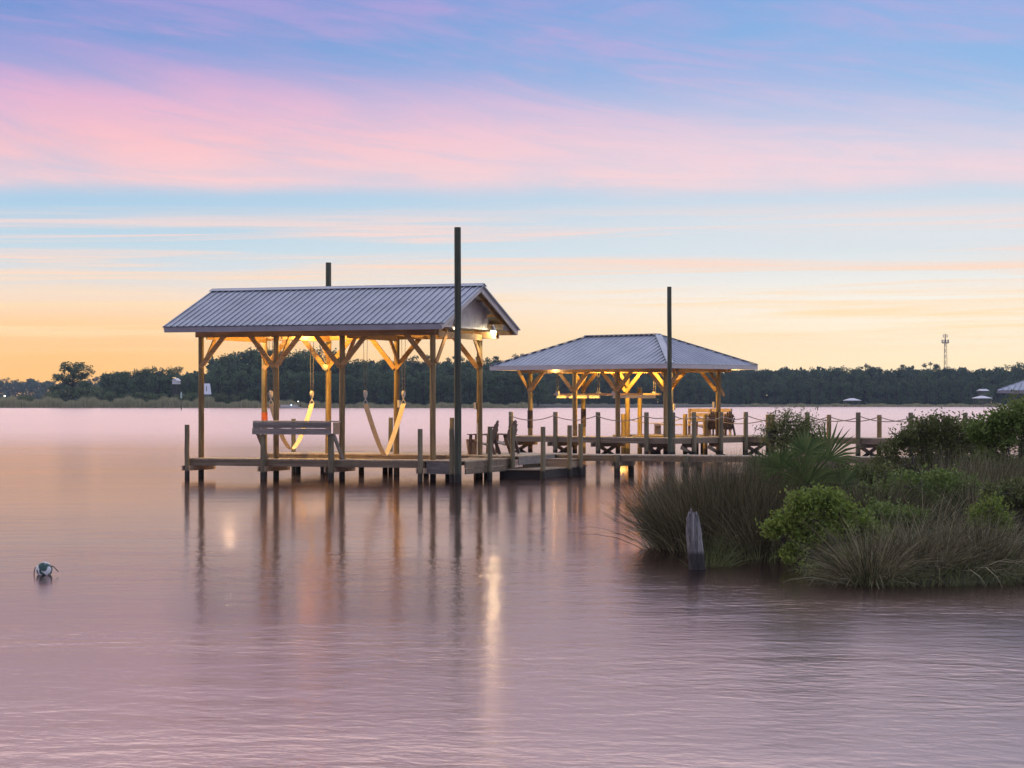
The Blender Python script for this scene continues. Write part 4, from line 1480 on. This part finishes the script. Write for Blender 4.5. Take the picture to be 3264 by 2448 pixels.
def limb_mesh(name, blobs, crown0, r=0.016):
    m = MB()
    m.tube([(0, 0, -.02), (.006, 0, .35), (-.006, 0, .62), (0, 0, 0.88)], [r, r * .8, r * .55, r * .2], 7)
    for (x, y, z, rr_) in blobs:
        zb = max(crown0 * 0.8, z - 0.12 - 0.3 * math.hypot(x, y))
        m.tube([(0, 0, zb), (x * .6, y * .6, (zb + z) / 2), (x, y, z)], [r * .4, r * .3, r * .12], 5)
    o = m.build(name, M['bark'])
    me = o.data
    bpy.data.objects.remove(o)
    return me


def variant(kind, seed):
    rr = random.Random(seed)
    bl = []
    if kind == 'pine':
        for i in range(15):
            z = rr.uniform(0.52, 0.95)
            sp = 0.19 * (1.15 - abs(z - 0.74) * 2.2)
            a = rr.uniform(0, 6.28)
            bl.append((sp * math.cos(a) * rr.uniform(.3, 1), sp * math.sin(a) * rr.uniform(.3, 1), z, rr.uniform(.055, .085)))
        mat, c0, nq, qs, fl = M['far_pine'], 0.5, 70, 0.032, 0.75
    elif kind == 'lone':
        for i in range(11):
            z = rr.uniform(0.72, 0.95)
            a = rr.uniform(0, 6.28)
            sp = rr.uniform(.04, .17)
            bl.append((sp * math.cos(a), sp * math.sin(a), z, rr.uniform(.045, .07)))
        mat, c0, nq, qs, fl = M['far_pine'], 0.7, 70, 0.026, 0.7
    elif kind == 'oak':
        for i in range(62):
            z = rr.uniform(0.16, 0.95)
            sp = 0.46 * math.sqrt(max(0.05, 1 - ((z - 0.42) / 0.56) ** 2))
            a = rr.uniform(0, 6.28)
            f = rr.uniform(.35, 1)
            bl.append((sp * math.cos(a) * f, sp * math.sin(a) * f, z, rr.uniform(.075, .12)))
        mat, c0, nq, qs, fl = M['far_oak'], 0.3, 80, 0.036, 0.8
    elif kind == 'dense':
        for i in range(34):
            z = rr.uniform(0.12, 0.93)
            sp = 0.30 * math.sqrt(max(0.05, 1 - ((z - 0.45) / 0.56) ** 2))
            a = rr.uniform(0, 6.28)
            f = rr.uniform(.35, 1)
            bl.append((sp * math.cos(a) * f, sp * math.sin(a) * f, z, rr.uniform(.07, .11)))
        mat, c0, nq, qs, fl = M['far_oak'], 0.2, 62, 0.034, 0.85
    else:  # bush
        for i in range(20):
            z = rr.uniform(0.1, 0.8)
            sp = 0.7 * math.sqrt(max(0.05, 1 - (z / 1.0) ** 2))
            a = rr.uniform(0, 6.28)
            f = rr.uniform(.2, 1)
            bl.append((sp * math.cos(a) * f, sp * math.sin(a) * f, z, rr.uniform(.14, .22)))
        mat, c0, nq, qs, fl = M['far_bush'], 0.1, 55, 0.08, 0.8
    return cluster_crown('crown', mat, bl, nq, qs, fl), limb_mesh('trunk', bl, c0, 0.013 if kind in ('pine', 'lone') else 0.02)


VAR = {}
for kind, cnt in (('pine', 5), ('lone', 3), ('oak', 2), ('dense', 5), ('bush', 3)):
    VAR[kind] = [variant(kind, 500 + 17 * i + len(kind)) for i in range(cnt)]

LBL = {'pine': 'dark pine standing in the unbroken treeline of the far shore',
       'dense': 'dark rounded broadleaf tree in the treeline of the far shore',
       'bush': 'low green bush at the foot of the far shore trees'}
GRP = {'pine': 'pines along the far shore', 'dense': 'broadleaf trees along the far shore', 'bush': 'bushes along the far shore', 'lone': 'tall pines above the far treeline'}
CAT = {'pine': 'pine tree', 'dense': 'tree', 'bush': 'bush', 'lone': 'pine tree', 'oak': 'oak tree'}
NAME = {'pine': 'pine_tree', 'dense': 'broadleaf_tree', 'bush': 'bush', 'lone': 'pine_tree', 'oak': 'oak_tree'}


def tree(kind, u, vtop, Yd, label=None, wide=1.0, zb=0.4, group=None):
    hgt = (H + (VH - vtop) / F * Yd - zb) / 0.985
    root = empty(NAME[kind], ((u - 1632) / F * Yd, Yd, zb), random.uniform(0, 6.28))
    root.scale = (hgt * wide, hgt * wide, hgt)
    tag(root, label or LBL[kind], CAT[kind], group or (GRP.get(kind) if kind != 'oak' else None))
    cr, tr = random.choice(VAR[kind])
    for nm, me in (('crown', cr), ('trunk', tr)):
        c = bpy.data.objects.new(nm, me)
        COL.objects.link(c)
        c.parent = root
    return root


# left point
tree('oak', 232, 1157, 925, 'broad lone oak on the point at far left, sky showing through its crown', 1.2)
for u, v in ((-30, 1215), (-5, 1209), (18, 1204), (45, 1209), (72, 1211), (98, 1206), (118, 1212), (145, 1206), (175, 1212), (205, 1210), (330, 1196), (300, 1194)):
    tree(random.choice(['pine', 'dense']), u, v, 2300 + random.uniform(-60, 60), 'small bluish tree in the most distant treeline at far left', group='bluish trees of the most distant treeline')
for u, v in ((345, 1190), (372, 1186), (398, 1181), (424, 1178), (452, 1173), (480, 1170), (508, 1169), (536, 1171), (600, 1190), (628, 1184), (652, 1180)):
    tree('dense', u, v, 930 + random.uniform(-10, 30), None, 1.1)
tree('dense', 566, 1166, 945, 'taller round crowned tree just left of the first boathouse post')
for u, v in ((20, 1262), (75, 1253), (100, 1256), (165, 1243), (200, 1238), (262, 1226), (285, 1222), (310, 1232), (350, 1245), (400, 1248), (455, 1246), (510, 1250), (560, 1250), (610, 1246), (700, 1248), (740, 1252), (790, 1246), (850, 1250)):
    tree('bush', u, v, 915 + random.uniform(-3, 6))
# tall wood behind the gabled boathouse
for u, v in ((690, 1140), (706, 1126), (730, 1124), (757, 1118), (782, 1110), (812, 1105), (840, 1111), (872, 1116), (905, 1108), (935, 1117), (965, 1112), (990, 1105), (1015, 1106), (1045, 1113), (1080, 1122),
             (1112, 1136), (1150, 1142), (1190, 1148), (1228, 1142), (1260, 1150), (1290, 1146), (1385, 1150), (1420, 1156), (1490, 1148), (1550, 1150), (1620, 1152)):
    tree(random.choice(['pine', 'dense', 'dense']), u, v, 950 + random.uniform(-10, 30), None, 1.15)
for u, v in ((1310, 1136), (1345, 1131), (1450, 1132), (1530, 1135), (1578, 1133), (1656, 1125)):
    tree('lone', u, v, 975 + random.uniform(-10, 10), 'open crowned pine rising above the treeline between the two boathouse roofs')
x = 668
while x < 1720:
    tree('dense', x, random.uniform(1172, 1205), 925 + random.uniform(-6, 6), None, 1.15)
    x += random.uniform(22, 34)
# pine wood to the right
x = 1690
while x < 3330:
    tree('pine', x, random.uniform(1170, 1184), 1175 + random.uniform(-15, 30), None, 1.1)
    x += random.uniform(19, 27)
x = 1690
while x < 3330:
    tree('dense', x, random.uniform(1186, 1215), 1145 + random.uniform(-8, 8), None, 1.0)
    x += random.uniform(30, 42)
for u, v in ((2590, 1171), (2666, 1166), (2715, 1169), (2950, 1172), (3225, 1160), (3262, 1152), (3240, 1165)):
    tree('dense', u, v, 1190)
tree('bush', 3138, 1243, 1118, None, 0.7)
tree('lone', 2768, 1159, 1200, 'lone pine above the right treeline, first left of the radio tower group')
tree('lone', 2880, 1160, 1200, 'lone pine above the right treeline between two other tall pines')
tree('lone', 2965, 1154, 1200, 'lone pine above the right treeline just left of the radio tower')
tree('lone', 2992, 1161, 1205, 'spreading pine at the very foot of the radio tower')

# dark wood filling behind the front trees: one mass
def wood_mass():
    C = []
    for u0, u1, vt, Yd in ((-60, 330, 1218, 2380), (330, 680, 1200, 985), (670, 1110, 1150, 1000), (1100, 1700, 1165, 1005), (1660, 3340, 1184, 1225)):
        n = int((u1 - u0) * 30)
        u = rng.uniform(u0, u1, n)
        top = H + (VH - vt - 5 * np.sin(u * 0.11) - 4 * np.sin(u * 0.047)) / F * Yd
        z = 0.3 + (top - 0.3) * rng.uniform(0, 1, n) ** 0.8
        y = Yd + rng.uniform(-12, 18, n)
        C.append(np.stack([(u - 1632) / F * y, y, z], 1))
    C = np.concatenate(C)
    N = len(C)
    return leaf_quads(C, rng.uniform(1.2, 2.8, N), rng.uniform(1.0, 2.2, N))


v, f = wood_mass()
tag(np_mesh('distant_wood', v, f, M['far_pine']), 'dense dark wood behind the front trees of the far shore', 'wood', kind='stuff')

# marsh reeds along the far shore
def reeds():
    B, Ln = [], []
    for u0, u1, vt, Yd, n in ((-60, 680, 1271, 905, 15000), (660, 1020, 1279, 905, 6000), (1000, 1700, 1285, 905, 8000), (1700, 3340, 1287, 1092, 16000)):
        u = rng.uniform(u0, u1, n)
        y = Yd + rng.uniform(-1.0, 9, n) + (np.minimum(1, np.maximum(0, (u - 1700) / 400)) * 0)
        top = (H + (VH - vt) / F * Yd) * (1 + 0.22 * np.sin(u * 0.05) + 0.12 * np.sin(u * 0.17 + 1))
        B.append(np.stack([(u - 1632) / F * y, y, np.full(n, -0.1)], 1))
        Ln.append(np.maximum(0.8, top) * rng.uniform(0.6, 1.1, n))
    B, Ln = np.concatenate(B), np.concatenate(Ln)
    n = len(B)
    d = np.stack([rng.normal(0, .12, n), rng.normal(0, .12, n), np.ones(n)], 1)
    d /= np.linalg.norm(d, axis=1, keepdims=True)
    return blades(B, d, Ln, rng.uniform(0.18, 0.4, n), rng.uniform(0, .6, n), 2)


v, f = reeds()
tag(np_mesh('marsh_reeds', v, f, M['marsh']), 'pale green marsh reeds fringing the far shore', 'reeds', kind='stuff')


# ------------------------------------------------------------------ far things
def far_boathouse(u, vroof, Yd, wid, label, name='boathouse', rot=0.0, eave=None, deck=True):
    c = UV(u, vroof, Yd)
    root = empty(name, (c.x, Yd, 0), rot)
    tag(root, label, 'boathouse')
    e = c.z if eave is None else eave
    hw, hd = wid / 2, wid * 0.4
    rise = wid * 0.13
    m = MB()
    rl = hw - hd
    vs = [(-hw, -hd, e), (hw, -hd, e), (hw, hd, e), (-hw, hd, e), (-rl, 0, e + rise), (rl, 0, e + rise), (-hw, -hd, e - .15), (hw, -hd, e - .15), (hw, hd, e - .15), (-hw, hd, e - .15)]
    m.add(vs, [(0, 1, 5, 4), (2, 3, 4, 5), (1, 2, 5), (3, 0, 4), (6, 7, 1, 0), (7, 8, 2, 1), (8, 9, 3, 2), (9, 6, 0, 3), (9, 8, 7, 6)])
    m.build('roof', M['pale_roof'], root)
    for sx_ in (-1, 0, 1):
        for sy_ in (-1, 1):
            MB().tube([(sx_ * hw * .8, sy_ * hd * .75, -1), (sx_ * hw * .8, sy_ * hd * .75, e - .12)], 0.14, 8).build('post', M['pile'], root, True)
    if deck:
        MB().box(-hw * 1.05, hw * 1.05, -hd * .95, -hd * .6, .7, .85).build('deck', M['rim'], root)
    return root


far_boathouse(2716, 1276, 1070, 8.0, 'tiny pale roofed boathouse on the far shore left of the olive shrub')
far_boathouse(3130, 1269, 1060, 8.6, 'tiny pale roofed boathouse on the far shore under the third roof at the right border')
# third boathouse cut by the right border
c3b = UV(3178, 1244, 180)
T3 = empty('boathouse', (c3b.x, 180, 0), R(-20))
tag(T3, 'ribbed metal roofed boathouse cut off by the right picture border', 'boathouse')
e3 = c3b.z
m = MB()
w3, d3, r3 = 8.5, 7.5, 1.6
ap = Vector((4.0, d3 / 2, e3 + r3))
ap2 = Vector((5.0, d3 / 2, e3 + r3))
for (a, b, c_, d_) in (((0, 0), (w3, 0), ap2, ap), ((w3, d3), (0, d3), ap, ap2), ((0, d3), (0, 0), ap, ap), ((w3, 0), (w3, d3), ap2, ap2)):
    p0, p1 = Vector((a[0], a[1], e3)), Vector((b[0], b[1], e3))
    vs = [p0, p1, c_, d_]
    m.add(vs, [(0, 1, 2, 3)] if (c_ - d_).length > 1e-6 else [(0, 1, 2)])
    nr = 20
    if (c_ - d_).length > 1e-6 or True:
        for i in range(1, nr):
            t = i / nr
            s0 = p0.lerp(p1, t)
            # straight up the slope until the hip
            inw = (((c_ + d_) / 2) - (p0 + p1) / 2)
            lim = 1.0
            Lw = (p1 - p0).length
            lim = min(1.0, (t * Lw) / max(.01, (d_ - p0).dot((p1 - p0).normalized())), ((1 - t) * Lw) / max(.01, (p1 - c_).dot((p1 - p0).normalized())))
            s1 = s0 + inw * lim
            m.bar(s0 + Vector((0, 0, .04)), s1 + Vector((0, 0, .04)), 0.05, 0.08)
m.build('roof', M['roof'], T3)
MB().box(0.02, w3 - .02, 0.02, d3 - .02, e3 - .22, e3 - .01).build('fascia', M['trim'], T3)
for x_, y_ in ((2.2, .9), (6.4, .9), (2.2, d3 - .9), (6.4, d3 - .9)):
    MB().tube([(x_, y_, -1.2), (x_, y_, e3 - .2)], 0.15, 10).build('post', M['tall'], T3, True)
MB().box(0.5, w3 - .5, .3, 1.6, .75, .9).build('deck', M['rim'], T3)

# house gable between trees, with chimney pipe
hc = UV(655, 1257, 912)
HS = empty('house', (hc.x - 1.2, 912, 0.5), R(8))
tag(HS, 'pale metal roofed house between the far trees right of the first boathouse post', 'house')
zb = hc.z - 0.5
MB().box(-.5, 3.0, 0.3, 6, 0, zb).build('wall', M['grey'], HS)
m = MB()
m.add([(-.8, 0, zb + .02), (3.6, 0, zb + .02), (3.0, 3.2, zb + 4.5), (-.8, 3.2, zb + 4.5), (-.8, 6.4, zb + .02), (3.6, 6.4, zb + .02)], [(0, 1, 2, 3), (3, 2, 5, 4), (0, 3, 4), (1, 5, 2)])
rf = m.build('roof', M['pale_roof'], HS)
MB().tube([(1.6, 1.0, zb + .6), (1.6, 1.0, zb + 3.6)], 0.12, 8).build('chimney', M['dark'], rf)
hb = UV(556, 1216, 918)
H2 = empty('house', (hb.x, 918, 0.5), R(-15))
tag(H2, 'white gable with a lit window showing among the far trees at left', 'house')
MB().box(-1.0, 1.0, 0, 4, hb.z - 1.6, hb.z - .2).build('wall', M['white'], H2)
MB().box(-1.0, 1.0, 0.1, 3.9, 0, hb.z - 1.6).build('lower_wall', M['bark'], H2)
MB().add([(-1.3, -.2, hb.z - .2), (1.3, -.2, hb.z - .2), (0, -.2, hb.z + .9), (-1.3, 4.2, hb.z - .2), (1.3, 4.2, hb.z - .2), (0, 4.2, hb.z + .9)], [(0, 1, 2), (5, 4, 3), (0, 2, 5, 3), (1, 4, 5, 2)]).build('roof', M['pale_roof'], H2)
MB().box(-.7, .9, -.36, -.25, hb.z + 0.9, hb.z + 1.25).build('window', emit('lit_window_glow', (1.0, 0.70, 0.32, 1), 0.9), H2)
h3 = UV(3140, 1246, 1128)
H3 = empty('house', (h3.x, 1128, 0.5), R(10))
tag(H3, 'pale blue roofed house half hidden in the pines left of the third roof', 'house')
MB().box(-2, 2, 0, 5, 0, h3.z - .5).build('wall', M['bark'], H3)
MB().add([(-2.6, -.6, h3.z - .5), (2.2, -.6, h3.z - .5), (1.8, 2.5, h3.z + .5), (-2.2, 2.5, h3.z + .5), (-2.6, 5.6, h3.z - .5), (2.2, 5.6, h3.z - .5)], [(0, 1, 2, 3), (3, 2, 5, 4), (0, 3, 4), (1, 5, 2)]).build('roof', M['pale_roof'], H3)

# radio tower
TW = empty('radio_tower', ((3013 - 1632) / F * 1500, 1500, 1))
tag(TW, 'red lattice radio tower with antenna platform rising above the right treeline', 'tower')
hT = H + (VH - 1069) / F * 1500
m = MB()
zz = [0, 6, 12, 17, 22, 26, 30, 34, 38, hT - 6]
for kx, ky in ((-1, -1), (1, -1), (0, 1)):
    m.tube([(kx * 1.5, ky * 1.5, 0), (kx * .8, ky * .8, hT - 6)], 0.11, 6)
cs = [(-1, -1), (1, -1), (0, 1)]
for i in range(len(zz) - 1):
    for k in range(3):
        a, b = cs[k], cs[(k + 1) % 3]
        ra = 1.5 - .7 * zz[i] / (hT - 6)
        rb = 1.5 - .7 * zz[i + 1] / (hT - 6)
        m.tube([(a[0] * ra, a[1] * ra, zz[i]), (b[0] * rb, b[1] * rb, zz[i + 1])], 0.055, 5)
        m.tube([(b[0] * ra, b[1] * ra, zz[i]), (a[0] * rb, a[1] * rb, zz[i + 1])], 0.055, 5)
m.build('lattice', M['rust'], TW)
MB().tube([(0, 0, hT - 6), (0, 0, hT)], 0.35, 8).build('mast', M['rust'], TW)
MB().tube([(0, 0, hT - 6.4), (0, 0, hT - 5.9)], [2.2, 2.4], 14).build('platform', M['rust'], TW)
for k in range(8):
    a = 2 * math.pi * k / 8
    MB().box(2.3 * math.cos(a) - .18, 2.3 * math.cos(a) + .18, 2.3 * math.sin(a) - .18, 2.3 * math.sin(a) + .18, hT - 6.2, hT - 3.9).build('antenna', M['trim'], TW)
for k in range(4):
    a = 2 * math.pi * k / 4 + .4
    MB().box(1.7 * math.cos(a) - .12, 1.7 * math.cos(a) + .12, 1.7 * math.sin(a) - .12, 1.7 * math.sin(a) + .12, hT - 2.4, hT - .3).build('antenna', M['trim'], TW)

# pontoon boat
pb_y = 2.44 * F / (1301.5 - VH)
PB = empty('pontoon_boat', ((926 - 1632) / F * pb_y, pb_y, 0), R(4))
tag(PB, 'grey pontoon boat with small running lights near the far shore', 'boat')
for y_ in (-1.0, 1.0):
    MB().tube([(-4.0, y_, .25), (-3.4, y_, .2), (3.6, y_, .2), (3.9, y_, .25)], [0.1, .36, .36, .15], 10).build('pontoon', M['steel'], PB, True)
MB().box(-3.8, 3.6, -1.2, 1.2, .5, .62).build('deck', M['trim'], PB)
m = MB()
for y_ in (-1.2, 1.16):
    m.box(-3.7, 2.6, y_, y_ + .04, .62, 1.35)
m.box(-3.74, -3.70, -1.2, 1.2, .62, 1.35)
m.build('railing', M['alu'], PB)
MB().box(-0.2, .7, -.6, .6, .62, 1.6).build('console', M['white'], PB)
MB().box(3.62, 4.0, -.3, .3, .3, 1.5).build('motor', M['dark'], PB)
MB().sphere((0.3, -1.3, 1.25), 0.15, 8, 6).build('nav_light', M['bulb_cool'], PB)
MB().tube([(2.9, 0, .62), (2.9, 0, 2.5)], 0.05, 6).build('light_mast', M['dark'], PB)
MB().sphere((2.9, 0, 2.6), 0.18, 8, 6).build('mast_light', M['bulb_far'], PB)

# channel marker
cy_ = 2.44 * F / (1306 - VH)
CM = empty('channel_marker', ((578 - 1632) / F * cy_, cy_, 0))
tag(CM, 'channel marker post with a small pale green sign at far left', 'marker')
MB().tube([(0, 0, -1), (0, 0, 5.0)], 0.16, 8).build('post', M['pile'], CM, True)
MB().box(-.3, .3, -.22, -.18, 3.6, 5.3).build('sign_board', M['greensign'], CM)
MB().box(-.62, -.32, -.22, -.18, 3.9, 4.9).build('sign_board', M['tall'], CM)
MB().tube([(0, 0, 5.0), (0, 0, 5.55)], 0.12, 8).build('lantern', M['white'], CM)

# shore light at far left
sl = UV(15, 1262, 905)
SLt = empty('shore_lamp', (sl.x, 905, 0.2))
tag(SLt, 'white lamp glowing on a post at the extreme left of the far shore', 'lamp')
MB().tube([(0, 0, 0), (0, 0, sl.z - .3)], 0.08, 6).build('post', M['pile'], SLt)
MB().sphere((0, -.2, sl.z - .2), 0.30, 10, 8).build('bulb', M['bulb_far'], SLt)

# ------------------------------------------------------------------ haze
hz = MB().box(-2700, 2700, -400, 2700, -1.6, 75).build('haze', bpy.data.materials.new('thin_haze'))
hm = hz.data.materials[0]
hm.use_nodes = True
hk = NT(hm.node_tree)
pv = hk.n('ShaderNodeVolumePrincipled')
pv.inputs['Color'].default_value = (0.62, 0.80, 1.0, 1)
pv.inputs['Density'].default_value = 0.00008
pv.inputs['Anisotropy'].default_value = 0.0
oo = hk.n('ShaderNodeOutputMaterial')
hk.link(pv.outputs[0], oo.inputs['Volume'])
tag(hz, 'thin blue evening haze over the water', 'haze', kind='stuff')
